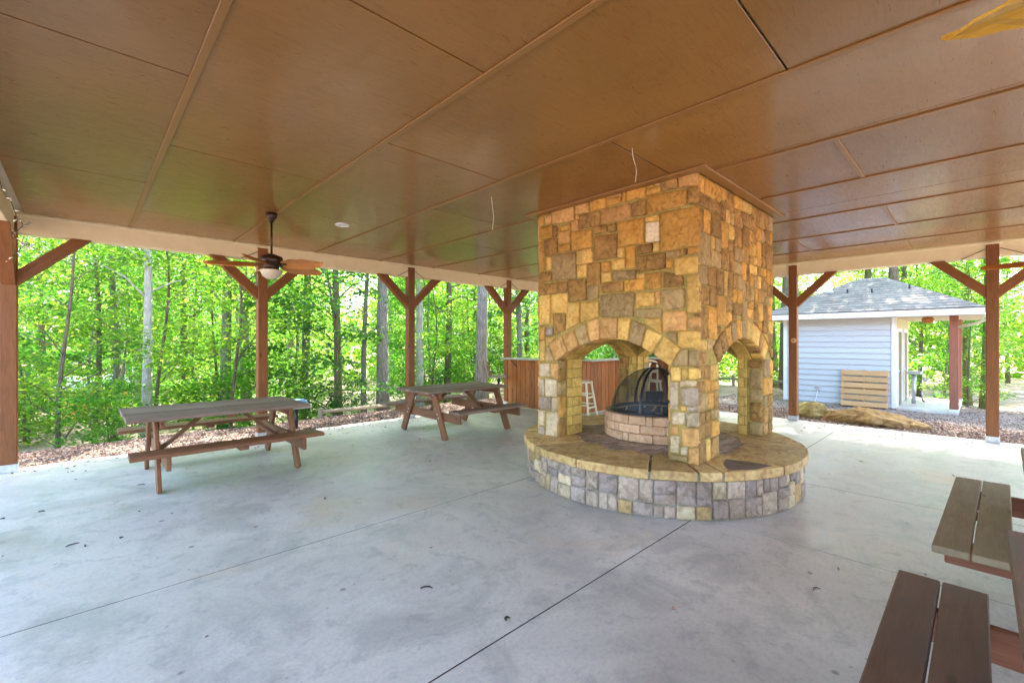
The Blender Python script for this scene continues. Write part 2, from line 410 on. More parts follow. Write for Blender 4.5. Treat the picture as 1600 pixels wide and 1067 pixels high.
_bb = {}
def bevbox(lx, ly, lz, mat, bev=0.006, key=''):
    k = (round(lx, 3), round(ly, 3), round(lz, 3), mat.name, bev)
    if k in _bb: return _bb[k]
    me = bpy.data.meshes.new('board_' + mat.name)
    bm = bmesh.new(); bmesh.ops.create_cube(bm, size=1.0)
    for v_ in bm.verts: v_.co.x *= lx; v_.co.y *= ly; v_.co.z *= lz
    if bev: bmesh.ops.bevel(bm, geom=bm.edges[:], offset=min(bev, lx / 3, ly / 3, lz / 3), segments=1, affect='EDGES')
    bm.to_mesh(me); bm.free(); me.materials.append(mat); _bb[k] = me
    return me
def board(name, p0, p1, w, th, mat, parent, up=(0, 0, 1), bev=0.005):
    """a board from p0 to p1 (parent space): local x along it, y its width, z its thickness (z as near up as it can)"""
    p0 = Vector(p0); p1 = Vector(p1); d = p1 - p0; L = d.length; x = d / L
    z = Vector(up); z = (z - x * z.dot(x)).normalized(); y = z.cross(x)
    o = link(name, bevbox(L, w, th, mat, bev), parent)
    o.matrix_basis = Matrix.Translation((p0 + p1) / 2) @ Matrix((x, y, z)).transposed().to_4x4()
    return o
def bxo(name, x0, x1, y0, y1, z0, z1, mat, parent, bev=0.004):
    dx, dy, dz = x1 - x0, y1 - y0, z1 - z0
    c = ((x0 + x1) / 2, (y0 + y1) / 2, (z0 + z1) / 2)
    if dy > dx and dy >= dz:
        return link(name, bevbox(dy, dx, dz, mat, bev), parent, c, (0, 0, R(90)))
    if dz > dx and dz > dy:
        return link(name, bevbox(dz, dy, dx, mat, bev), parent, c, (0, R(90), 0))
    return link(name, bevbox(dx, dy, dz, mat, bev), parent, c)

def round_poly(pts, cut=0.22, jit=0.0, rng=random):
    out = []; n = len(pts)
    for i in range(n):
        a = Vector(pts[i - 1]); p = Vector(pts[i]); c = Vector(pts[(i + 1) % n])
        la = (a - p).length; lc = (c - p).length
        k = min(cut * min(la, lc), 0.011)
        if i or True:
            out.append(p + (a - p).normalized() * k); out.append(p + (c - p).normalized() * k)
        if lc > 0.09:
            out.append((p + c) / 2)
    if jit:
        out = [q + Vector((rng.uniform(-jit, jit), rng.uniform(-jit, jit))) for q in out]
    return out
def stone_mesh(poly, depth, proud, fn, mat, name='stone', rng=random, inset=0.010, lump=0.008):
    """poly in (a,b); fn(a,b,h) -> world; h outwards from the mortar plane; returns mesh centred on its own origin, and origin"""
    o2 = round_poly(poly, 0.25, 0.0025, rng)
    c = sum(o2, Vector((0, 0))) / len(o2)
    n = len(o2); vs = []; fs = []
    for h, ins in ((-depth, 0), (proud * 0.55, 0), (proud, inset)):
        for q in o2:
            d = c - q; L = d.length
            qq = q + d / max(L, 1e-6) * min(ins, L * 0.4)
            hh = h + (rng.uniform(-lump, lump) * 0.5 if ins else 0)
            vs.append(fn(qq.x, qq.y, hh))
    for q in o2:
        qq = q.lerp(c, 0.55); vs.append(fn(qq.x, qq.y, proud + rng.uniform(-0.3, 1.0) * lump))
    vs.append(fn(c.x, c.y, proud + rng.uniform(-0.2, 1.0) * lump))
    for r_ in range(3):
        for k in range(n):
            fs.append((r_ * n + k, r_ * n + (k + 1) % n, (r_ + 1) * n + (k + 1) % n, (r_ + 1) * n + k))
    for k in range(n): fs.append((3 * n + k, 3 * n + (k + 1) % n, 4 * n))
    org = fn(c.x, c.y, 0)
    me = bpy.data.meshes.new(name)
    me.from_pydata([tuple(Vector(v_) - Vector(org)) for v_ in vs], [], fs)
    bm = bmesh.new(); bm.from_mesh(me); bmesh.ops.recalc_face_normals(bm, faces=bm.faces)
    ctr = Vector(fn(c.x, c.y, -depth)) - Vector(org)
    f0 = [f for f in bm.faces if len(f.verts) == 3]
    if f0 and f0[0].normal.dot(-ctr) < 0: bmesh.ops.reverse_faces(bm, faces=bm.faces)
    bm.to_mesh(me); bm.free()
    me.materials.append(mat); me.shade_smooth(); return me, Vector(org)
def put_stone(parent, poly, depth, proud, fn, mat, name='stone', rng=random, **k):
    me, org = stone_mesh(poly, depth, proud, fn, mat, name, rng, **k)
    return link(name, me, parent, org - parent.location)

def partition(x0, x1, y0, y1, rng, mn=0.07, mx=0.26):
    out = []
    def rec(a0, a1, b0, b1, d):
        w, h = a1 - a0, b1 - b0
        big = max(w, h)
        if big < mn * 2 or (w < mx and h < mx and (rng.random() < 0.35 + 0.1 * d or big < mn * 2.4)) or d > 9:
            out.append((a0, a1, b0, b1)); return
        if (w > h * rng.uniform(0.8, 1.3)):
            c = a0 + w * rng.uniform(0.36, 0.64); rec(a0, c, b0, b1, d + (w < mx)); rec(c, a1, b0, b1, d + (w < mx))
        else:
            c = b0 + h * rng.uniform(0.36, 0.64); rec(a0, a1, b0, c, d + (h < mx)); rec(a0, a1, c, b1, d + (h < mx))
    rec(x0, x1, y0, y1, 0); return out

# ------------------------------------------------------------------ ground and slab
def sstep(a, b, x):
    t_ = max(0, min(1, (x - a) / (b - a))); return t_ * t_ * (3 - 2 * t_)
def gz(u, v):
    z = -0.05
    z -= 0.27 * sstep(10.2, 15.3, u) * (1 - sstep(9, 14, v) * 0.5)
    z -= 0.95 * sstep(8.9, 13.5, v)
    z -= 0.04 * max(0, min(v, 45) - 13.5)
    d = max(0, u - 17.6 - 0.12 * (v + 0.5)) if v < 5 else max(0, u - 19.5)
    z -= 0.9 * sstep(0, 4.5, d) + 0.02 * min(d, 30)
    r_ = sstep(8, 11, math.hypot(max(0, u - 10), max(0, v - 8)) + 8)
    z += 0.03 * math.sin(u * 1.7 + v) * math.sin(v * 1.3 - u * 0.6) * r_
    return z
def axis(lo, hi, near0, near1, step):
    a = [lo, lo * 0.5, lo * 0.25]; x = near0
    while x <= near1: a.append(x); x += step
    return sorted(set(a + [near1 + 6, near1 + 14, near1 + 30, hi * 0.5, hi]))
mb = MB()
xs = axis(-420, 420, -20, 40, 0.75); ys = axis(-420, 420, -20, 46, 0.75)
vs = [(x, y, gz(x, y)) for y in ys for x in xs]; nx = len(xs)
fs = [(j * nx + i, j * nx + i + 1, (j + 1) * nx + i + 1, (j + 1) * nx + i) for j in range(len(ys) - 1) for i in range(nx - 1)]
mb.add(vs, fs); gr = mb.build('ground', M['ground'], smooth=True); tag(gr, kind='structure')

U0, U1, V0, V1 = -0.62, 9.95, -2.75, 7.86      # post centre lines
slab = tag(link('concrete_floor', None), kind='structure')
g_ = 0.0055
e0, e1, f0_, f1_ = U0 - 0.35, 10.02, V0 - 0.35, 7.99
secs = [(e0, 3.87, f0_, 1.70), (3.87, 5.60, f0_, 1.70), (5.60, e1, f0_, 1.70), (e0, e1, 1.70, 3.49),
        (e0, 3.87, 3.49, f1_), (3.87, e1, 3.49, f1_)]
for a0, a1, b0, b1 in secs:
    x0 = a0 + (g_ if a0 > e0 else 0); x1 = a1 - (g_ if a1 < e1 else 0); y0 = b0 + (g_ if b0 > f0_ else 0); y1 = b1 - (g_ if b1 < f1_ else 0)
    me = MB().box(x0, x1, y0, y1, -0.16, 0.0).mesh('slab', M['concrete'])
    bm = bmesh.new(); bm.from_mesh(me)
    bmesh.ops.bevel(bm, geom=[e for e in bm.edges if all(v_.co.z > -0.01 for v_ in e.verts)], offset=0.0012, segments=1, affect='EDGES')
    bm.to_mesh(me); bm.free(); link('slab', me, slab)
MB().box(e0 + 0.02, e1 - 0.02, f0_ + 0.02, f1_ - 0.02, -0.2, -0.003).build('joint_filler', M['twig'], slab)

# ------------------------------------------------------------------ pavilion
CZ = 3.03       # ceiling height
BB = 2.80       # underside of beam
pav = thing('pavilion', 'open timber picnic pavilion with brown plywood ceiling, cream beams and braced red-brown posts', 'pavilion', (0, 0, 0))
# ceiling panels between battens
us = [-0.50, 0.46, 1.65, 2.85, 4.03, 5.20, 6.40, 7.59, 8.78, 9.83]
CH = (3.92, 5.98, 1.71, 3.65)   # fireplace footprint
def panel(x0, x1, y0, y1):
    # leave the hole for the chimney
    c0, c1, d0, d1 = CH[0] + 0.03, CH[1] - 0.03, CH[2] + 0.03, CH[3] - 0.03
    if x1 <= c0 or x0 >= c1 or y1 <= d0 or y0 >= d1: rects = [(x0, x1, y0, y1)]
    else:
        rects = []
        if x0 < c0: rects.append((x0, c0, y0, y1)); x0 = c0
        if x1 > c1: rects.append((c1, x1, y0, y1)); x1 = c1
        if y0 < d0: rects.append((x0, x1, y0, d0))
        if y1 > d1: rects.append((x0, x1, d1, y1))
    for a, b_, c, d in rects:
        if b_ - a < 0.02 or d - c < 0.02: continue
        bxo('ceiling_panel', a + 0.003, b_ - 0.003, c + 0.0055, d - 0.0055, CZ, CZ + 0.012, M['ceiling'], pav, 0.002)
for i in range(len(us) - 1):
    off = 3.12 if i % 2 == 0 else 1.93
    cuts = [off + 2.38 * k for k in range(-4, 5)]
    cuts = [V0 + 0.1] + [c for c in cuts if V0 + 0.3 < c < V1 - 0.3] + [V1 - 0.1]
    for j in range(len(cuts) - 1): panel(us[i], us[i + 1], cuts[j], cuts[j + 1])
    for c in cuts[1:-1]:
        segs = [(us[i] + 0.026, us[i + 1] - 0.026)]
        if CH[2] < c < CH[3]: segs = [s for s in [(max(us[i] + .026, -9), min(us[i + 1] - .026, CH[0] - 0.1)), (max(us[i] + .026, CH[1] + 0.1), us[i + 1] - .026)] if s[1] - s[0] > 0.05]
        for s in (segs if (i in (4, 5, 6, 7) and c < 2) or i == 7 else []): bxo('batten', s[0], s[1], c - 0.017, c + 0.017, CZ - 0.010, CZ - 0.0005, M['batten'], pav, 0.003)
for u in us[1:-1]:
    segs = [(V0 + 0.1, V1 - 0.1)]
    if CH[0] - 0.1 < u < CH[1] + 0.1: segs = [(V0 + 0.1, CH[2] - 0.11), (CH[3] + 0.11, V1 - 0.1)]
    for s in segs: bxo('batten', u - 0.021, u + 0.021, s[0], s[1], CZ - 0.011, CZ - 0.0005, M['batten'], pav, 0.003)
# trim round the chimney
tw = 0.10
for a in ((CH[0] - tw, CH[1] + tw, CH[2] - tw, CH[2] - 0.004), (CH[0] - tw, CH[1] + tw, CH[3] + 0.004, CH[3] + tw),
          (CH[0] - tw, CH[0] - 0.004, CH[2] - 0.003, CH[3] + 0.003), (CH[1] + 0.004, CH[1] + tw, CH[2] - 0.003, CH[3] + 0.003)):
    bxo('chimney_trim', *a, CZ - 0.024, CZ - 0.001, M['batten'], pav, 0.003)
# beams
bi = 0.045
for a in ((U0 - 0.14, U1 + 0.14, V1 - bi, V1 + 0.14), (U0 - 0.14, U1 + 0.14, V0 - 0.14, V0 + bi)):
    bxo('beam', *a, BB, CZ + 0.03, M['beam'], pav, 0.006)
for a in ((U0 - 0.14, U0 + bi, V0 + bi + .003, V1 - bi - .003), (U1 - bi, U1 + 0.14, V0 + bi + .003, V1 - bi - .003)):
    bxo('beam', *a, BB, CZ + 0.03, M['beam'], pav, 0.006)
# thin bead along the top inside edge of each beam
bxo('bead', U0 + bi, U1 - bi, V1 - bi - 0.018, V1 - bi - 0.001, CZ - 0.03, CZ - 0.001, M['beam'], pav, 0.004)
bxo('bead', U1 - bi - 0.018, U1 - bi - 0.001, V0 + bi, V1 - bi - 0.02, CZ - 0.03, CZ - 0.001, M['beam'], pav, 0.004)
bxo('bead', U0 + bi + 0.001, U0 + bi + 0.018, V0 + bi, V1 - bi - 0.02, CZ - 0.03, CZ - 0.001, M['beam'], pav, 0.004)
PW = 0.07
def post(u, v, inx, iny, braces):
    p = bxo('post', u - PW, u + PW, v - PW, v + PW, 0.02, CZ - 0.045, M['post'], pav, 0.008)
    k = link('base_plate', MB().box(-PW - .006, PW + .006, -PW - .006, PW + .006, 0.0, 0.09).mesh('base_plate', M['galv']), None)
    k.parent = p; k.matrix_parent_inverse = Matrix.Identity(4)
    k.matrix_basis = p.matrix_basis.inverted() @ Matrix.Translation((u, v, 0.001))
    bxo('post_cap', u - PW - 0.02, u + PW + 0.02, v - PW - 0.02, v + PW + 0.02, CZ - 0.045, CZ - 0.016, M['beam'], pav, 0.004)
    for dx, dy in braces:
        a = Vector((u + dx * 0.05, v + dy * 0.05, 2.26)); e = Vector((u + dx * 0.66, v + dy * 0.66, BB + 0.05))
        L = 0.062
        d = Vector((dx, dy, 0)); n_ = Vector((-dy, dx, 0)) * 0.057
        # profile cut vertical against the post and level against the beam
        pts = [a + Vector((0, 0, -0.10)), a + Vector((0, 0, 0.08)), Vector((u + dx * 0.525, v + dy * 0.525, BB - 0.001)), Vector((u + dx * 0.705, v + dy * 0.705, BB - 0.001))]
        MBm = MB().prism([q - n_ for q in pts], n_ * 2)
        c = sum(pts, Vector()) / 4
        # local x along the brace so the grain follows it
        ang = Matrix((Vector((dx, dy, 1)).normalized(), Vector((-dy, dx, 0)), Vector((-dx, -dy, 1)).normalized())).transposed().to_4x4()
        T = (Matrix.Translation(c) @ ang); Ti = T.inverted()
        MBm.v = [tuple(Ti @ Vector(q)) for q in MBm.v]
        o_ = link('brace', MBm.mesh('brace', M['post']), pav); o_.matrix_basis = T
    return p
step = (U1 - U0) / 4
vst = [V1 - 2.654 * k for k in range(5)]
for k in range(5):
    u = U0 + (-0.62 * 0 + step * k)
    u = [-0.62, 2.05, 4.72, 7.39, 9.95][k]
    br = []
    if k > 0: br.append((-1, 0))
    if k < 4: br.append((1, 0))
    c = [(0, -1)] if k in (0, 4) else []
    post(u, V1, 0, 0, br + c)
    c = [(0, 1)] if k in (0, 4) else []
    post(u, V0 if True else 0, 0, 0, br + c)
for k in (1, 2, 3):
    v = [None, 5.16, 2.49, -0.14][k]
    for u in (U0, U1): post(u, v, 0, 0, [(0, 1), (0, -1)])
# roof: soffit, fascia and hip above
ov = 0.55
r0, r1, q0, q1 = U0 - 0.14 - ov, U1 + 0.14 + ov, V0 - 0.14 - ov, V1 + 0.14 + ov
bxo('roof_deck', r0, r1, q0, q1, CZ + 0.035, CZ + 0.10, M['soffit'], pav, 0)
cx, cy = (r0 + r1) / 2, (q0 + q1) / 2
MB().add([(r0 - .03, q0 - .03, CZ + .105), (r1 + .03, q0 - .03, CZ + .105), (r1 + .03, q1 + .03, CZ + .105), (r0 - .03, q1 + .03, CZ + .105), (cx, cy, CZ + 3.0)],
         [(0, 1, 4), (1, 2, 4), (2, 3, 4), (3, 0, 4), (3, 2, 1, 0)]).build('roof', M['shingle'], pav)
for a in ((r0 - .04, r1 + .04, q0 - .04, q0 - .005), (r0 - .04, r1 + .04, q1 + .005, q1 + .04), (r0 - .04, r0 - .005, q0 - .004, q1 + .004), (r1 + .005, r1 + .04, q0 - .004, q1 + .004)):
    bxo('fascia', *a, CZ - 0.02, CZ + 0.12, M['beam'], pav, 0.003)

# recessed light, hanging wires
cl = thing('ceiling_light', 'small round white recessed light in the brown plywood ceiling', 'light', (2.43, 5.71, CZ))
MB().lathe([(0.0, -0.004), (0.062, -0.004), (0.064, -0.001)], 24).build('lens', M['white'], cl)
MB().lathe([(0.064, -0.001), (0.066, -0.010), (0.088, -0.010), (0.09, 0.0)], 24).build('rim', M['white'], cl)
def hang(px, py, dl, label):
    p = at(px, py, CZ); pts = []
    for i in range(9):
        s = i / 8; pts.append((p.x + 0.012 * math.sin(s * 5) + s * dl[0], p.y + 0.01 * math.sin(s * 7) + s * dl[1], CZ - 0.001 - s * dl[2]))
    tag(MB().tube(pts, 0.0028, 6).build('hanging_wire', M['wire'], smooth=True), label, 'wire', None)
hang(768, 306, (0.04, 0.01, 0.34), 'thin pale wire hanging straight from the ceiling left of the stone chimney')
hang(988, 230, (0.02, -0.03, 0.27), 'short curled pale wire dangling from the ceiling just in front of the chimney top')

# ------------------------------------------------------------------ ceiling fans
def leaf_blade(mat):
    # palm-leaf shaped blade along +x, carved ribs
    mb = MB(); n = 10; L = 0.52; vs = []
    rows = []
    for i in range(n + 1):
        s = i / n; w = 0.115 * (math.sin(math.pi * min(1, s * 0.93 + 0.05)) ** 0.75) * (1 - 0.25 * s) + 0.004
        rip = 0.006 * math.sin(i * 2.2)
        rows.append((0.16 + s * L, w + rip))
    for z0 in (0.0, -0.009):
        for i, (x, w) in enumerate(rows):
            for k in (-1, -0.5, 0, 0.5, 1):
                dz = 0.014 * (1 - abs(k)) + 0.010 * (k) * -1.2 - 0.02 * (x - 0.16) + (0.004 * math.sin(i * 2.2 + abs(k) * 4) if abs(k) == 0.5 else 0)
                vs.append((x - 0.02 * abs(k), w * k, dz + z0))
    fs = []
    m_ = 5; off = (n + 1) * m_
    for i in range(n):
        for k in range(m_ - 1):
            a = i * m_ + k; fs.append((a, a + 1, a + m_ + 1, a + m_)); fs.append((off + a, off + a + m_, off + a + m_ + 1, off + a + 1))
        for k in (0, m_ - 1):
            a = i * m_ + k; fs.append((a, a + m_, off + a + m_, off + a))
    for i in (0, n):
        for k in range(m_ - 1):
            a = i * m_ + k; fs.append((a, a + 1, off + a + 1, off + a))
    mb.add(vs, fs); return mb.mesh('blade', mat)
def fan(u, v, rot, label, mat, pitch=-16):
    t_ = thing('ceiling_fan', label, 'ceiling fan', (u, v, CZ), 0, 'leaf-bladed ceiling fans under the pavilion')
    MB().lathe([(0.0, -0.012), (0.062, -0.013), (0.06, -0.05), (0.03, -0.10), (0.018, -0.115), (0.0, -0.115)], 20).build('canopy', M['bronze'], t_, smooth=True)
    MB().tube([(0, 0, -0.10), (0, 0, -0.50)], 0.012, 10).build('rod', M['bronze'], t_, smooth=True)
    MB().lathe([(0.0, -0.485), (0.04, -0.49), (0.115, -0.52), (0.125, -0.56), (0.12, -0.60), (0.085, -0.62), (0.08, -0.66), (0.10, -0.675), (0.0, -0.675)], 28).build('motor', M['bronze'], t_, smooth=True)
    MB().lathe([(0.118, -0.677), (0.122, -0.69), (0.095, -0.745), (0.055, -0.775), (0.0, -0.785)], 28).build('lamp_bowl', M['lamp_glass'], t_, smooth=True)
    bl = leaf_blade(mat)
    arm = MB().box(0.07, 0.20, -0.014, 0.014, -0.006, 0.004).mesh('blade_arm', M['bronze'])
    for k in range(5):
        a = rot + R(72) * k
        b_ = link('blade', bl, t_, (0, 0, -0.615), (R(pitch), 0, a))
        link('blade_arm', arm, b_, (0, 0, 0.0))
    return t_
camyaw = R(-43.8)
fan(1.60, 5.74, camyaw + R(60), 'leaf-bladed ceiling fan with bowl light beside the left-hand posts', M['fanwood'])
fan(1.78, -0.60, R(86), 'ceiling fan of which one golden leaf blade enters the top right corner', M['fanyellow'], 13)
fan(7.80, -0.68, R(88), 'far right ceiling fan, thin blade edges crossing the braced post', M['fanwood'])
fan(7.80, 5.74, R(40), 'ceiling fan hidden behind the stone chimney', M['fanwood'])

# ------------------------------------------------------------------ stone fireplace
fp = thing('stone_fireplace', 'square fieldstone chimney on four arched piers rising to the brown ceiling', 'fireplace', (4.95, 2.68, 0.42))
FPL = fp.location
A0, A1, B0, B1 = CH
HZ = 0.42; SP = 1.31; CR = 1.555
pA = 0.46; pF = 0.32; pB0 = 0.28; pB1 = 0.30      # pier sizes
oU0, oU1, oV0, oV1 = A0 + pA, A1 - pF, B0 + pB0, B1 - pB1
MR = 0.018     # mortar lies this far behind the stone faces
def arc_pts(c0, c1, n=14, extra=0.0):
    a = (c1 - c0) / 2; r_ = CR - SP; Rr = (a * a + r_ * r_) / (2 * r_); cz = CR - Rr; cc = (c0 + c1) / 2
    th = math.asin(a / Rr); return cc, cz, Rr, th
def wallA(u0, u1):    # wall in the v-z plane (near / far), with the piers' width
    cc, cz, Rr, th = arc_pts(oV0, oV1)
    pts = [(B0 + MR, SP), (oV0, SP)] + [(cc + Rr * math.sin(-th + 2 * th * i / 14), cz + Rr * math.cos(-th + 2 * th * i / 14)) for i in range(1, 14)] + [(oV1, SP), (B1 - MR, SP), (B1 - MR, CZ - .002), (B0 + MR, CZ - .002)]
    return MB().prism([(u0, a - 0, b_) for a, b_ in pts], (u1 - u0, 0, 0))
def wallB(v0, v1):
    cc, cz, Rr, th = arc_pts(oU0, oU1)
    pts = [(oU0, SP)] + [(cc + Rr * math.sin(-th + 2 * th * i / 14), cz + Rr * math.cos(-th + 2 * th * i / 14)) for i in range(1, 14)] + [(oU1, SP), (oU1, CZ - .002), (oU0, CZ - .002)]
    return MB().prism([(a, v0, b_) for a, b_ in pts], (0, v1 - v0, 0))
core = MB()
for w_ in (wallA(A0 + MR, oU0 - .001), wallA(oU1 + .001, A1 - MR), wallB(B0 + MR, oV0), wallB(oV1, B1 - MR)): core.add(w_.v, w_.f)
for a0, a1 in ((A0 + MR, oU0 - .001), (oU1 + .001, A1 - MR)):
    for b0, b1 in ((B0 + MR, oV0 - .001), (oV1 + .001, B1 - MR)): core.box(a0, a1, b0, b1, 0.002 if (a0 > 5 and b0 > 3) else HZ - 0.03, SP - 0.001)
core.v = [tuple(Vector(q) - FPL) for q in core.v]
core.build('mortar_core', M['mortar'], fp)

# near face, stones traced from the photograph; crop coordinates (scale 5.927, origin 840,260)
S1 = """o 0 430 110 390 110 435 0 455|o 0 462 48 455 48 535 0 545|p 68 455 122 447 122 520 68 525|p 135 380 330 335 335 485 135 522|p 345 335 465 292 468 415 348 432
o 485 288 620 252 625 375 490 405|p 632 245 770 215 770 265 632 290|o 640 295 772 272 770 325 640 358|o 785 210 818 200 818 310 785 325|o 828 198 995 155 997 270 828 315
o 1005 148 1068 135 1068 180 1005 187|p 1080 130 1130 115 1130 165 1080 175|o 1008 198 1138 182 1140 225 1008 262|b 1148 112 1290 75 1285 190 1150 220|p 1308 65 1478 22 1480 160 1308 185
t 348 447 378 442 378 475 350 478|b 385 445 570 405 575 535 388 570|p 588 390 855 335 862 465 592 520|b 872 335 995 290 998 440 878 450|o 1015 265 1380 200 1370 345 1018 430
b 1392 185 1490 175 1485 330 1398 345|o 12 565 135 530 138 655 15 670|b 148 545 175 545 175 635 150 640|o 188 560 300 515 300 575 190 595|p 192 605 295 590 290 690 195 705
p 308 495 372 485 375 580 312 590|o 310 605 495 570 500 735 318 770|b 518 545 635 530 638 595 518 620|b 655 535 722 520 722 590 655 600|o 742 515 975 470 980 700 745 735
t 1000 460 1118 440 1118 490 1000 503|w 1000 515 1120 505 1122 680 1000 690|o 1135 420 1495 360 1500 715 1140 775|b 518 640 728 615 730 835 520 860|o 10 690 52 680 55 950 15 970
b 65 680 175 655 178 795 70 825|o 195 718 298 705 295 775 195 785|t 80 845 122 835 122 945 80 955|g 135 815 348 785 352 1028 138 1050|t 362 770 502 750 502 885 365 900
t 362 912 450 898 450 1010 364 1022|b 462 885 580 880 575 1080 458 1090|g 458 1097 562 1095 556 1215 455 1235|o 590 880 665 870 665 955 590 962|t 690 860 800 845 800 935 692 950
t 740 750 800 742 800 830 740 838|o 812 735 900 725 902 925 815 935|b 918 725 1058 700 1055 785 920 805|t 1070 695 1122 690 1122 770 1070 785|b 918 825 1175 790 1178 935 922 972
g 1188 785 1318 760 1318 815 1190 835|b 1325 765 1378 745 1378 805 1325 815|o 1395 745 1485 735 1485 795 1395 812|o 1190 850 1245 840 1245 930 1190 940|t 1268 840 1480 820 1482 970 1268 1000
t 590 980 672 970 678 1050 592 1062|g 695 965 905 945 905 1030 695 1045|t 915 985 995 978 995 1022 915 1028"""
S2 = """b 15 30 120 20 118 100 15 118|b 12 138 270 108 272 205 15 232|b 282 98 443 85 443 280 288 298|b 585 130 788 105 790 200 588 215|o 805 100 985 78 982 192 805 200
o 1008 40 1138 20 1138 172 1010 180|b 1165 15 1345 60 1345 150 1165 165|t 1385 65 1492 45 1498 395 1390 402|t 18 242 112 232 112 505 18 512|t 125 232 272 222 270 395 125 398
t 275 310 385 308 385 492 262 560|t 398 302 562 295 562 440 400 490|g 582 235 890 210 882 435 588 435|t 910 215 1075 208 1078 328 912 340|p 1090 200 1132 200 1130 315 1090 318
g 1150 185 1358 170 1355 355 1155 370|g 905 365 1140 350 1140 440 905 440|t 120 408 142 405 140 515 120 520|b 150 405 250 405 248 555 150 600|o 18 530 62 528 60 648 18 645
s 72 540 142 538 142 605 75 610|t 72 625 165 620 110 680 75 705|t 15 660 60 658 58 845 18 848|g 72 720 105 722 145 845 70 848|t 985 450 1140 452 1142 590 1000 500
p 1160 392 1372 380 1372 560 1165 572|p 1392 440 1490 435 1490 535 1392 540|g 1180 588 1282 580 1288 690|t 1300 575 1490 568 1490 720 1330 725 1295 690|g 1330 740 1390 738 1390 890 1235 890
g 1402 750 1490 745 1490 888 1402 892|c 15 872 108 868 108 985 15 985|p 118 868 180 868 180 1010 118 985|t 1235 910 1320 905 1325 1025 1240 1025|t 1335 925 1388 920 1388 1010 1335 1012
t 1398 915 1490 912 1490 1010 1398 1012"""
SA = """p 105 690 215 612 265 755 160 848|p 235 612 322 560 368 695 282 762|g 345 545 435 498 468 665 382 700|p 460 490 560 455 562 640 480 662|p 582 455 732 448 728 632 575 635
t 752 448 862 462 832 655 742 640|g 878 468 1000 520 948 705 842 660|t 1015 550 1145 610 1048 770 962 708|t 1165 615 1318 730 1225 888 1075 785"""
S3 = """c 8 492 45 492 45 605 8 605|c 50 492 125 500 130 615 50 610|l 10 615 88 620 88 708 10 705|c 95 625 135 628 135 718 95 715|c 8 712 45 715 42 812 8 808
c 62 722 135 725 128 895 55 888|l 5 818 45 825 45 882 5 880|c 918 515 975 518 975 705 920 700|c 988 510 1100 505 1100 545 988 545|l 1000 558 1110 555 1115 675 1000 672
t 995 682 1028 685 1028 712 995 714|l 1035 685 1115 680 1115 715 1035 722|c 932 722 1020 728 1025 812 935 802|c 1030 730 1115 727 1115 825 1035 822|p 925 815 970 820 972 880 925 878
c 920 890 985 895 980 1005 922 998|p 1000 840 1118 838 1120 962 1005 958|c 992 966 1040 968 1040 1020 995 1018|p 1048 975 1118 975 1120 1088 1048 1078|g 920 1012 1038 1030 1038 1070 925 1052"""
def near_fn(a, b_, h): return (A0 + MR - h, a, b_)
def parse(txt, ox, oy, sc):
    for item in txt.replace('\n', '|').split('|'):
        q = item.split(); code = q[0]; n_ = [float(x) for x in q[1:]]
        yield code, [((lambda w_: (w_.y, w_.z))(at_u(ox + n_[i] / sc, oy + n_[i + 1] / sc, A0))) for i in range(0, len(n_), 2)]
rs = random.Random(5)
def grow(poly, d):
    c = sum((Vector(p) for p in poly), Vector((0, 0))) / len(poly)
    return [tuple(Vector(p) + (Vector(p) - c).normalized() * d) for p in poly]
for txt, ox, oy, sc, dep in ((S1, 840, 260, 5.927, .03), (S2, 840, 420, 5.927, .03), (SA, 840, 420, 5.927, .10), (S3, 840, 480, 4.446, .03)):
    for code, poly in parse(txt, ox, oy, sc):
        poly = [(min(max(a, B0 + .002), B1 - .002), max(b_, HZ + 0.002)) for a, b_ in grow(poly, 0.004)]
        put_stone(fp, poly, dep, MR + rs.uniform(-0.003, 0.012), near_fn, ST[code], rng=rs)

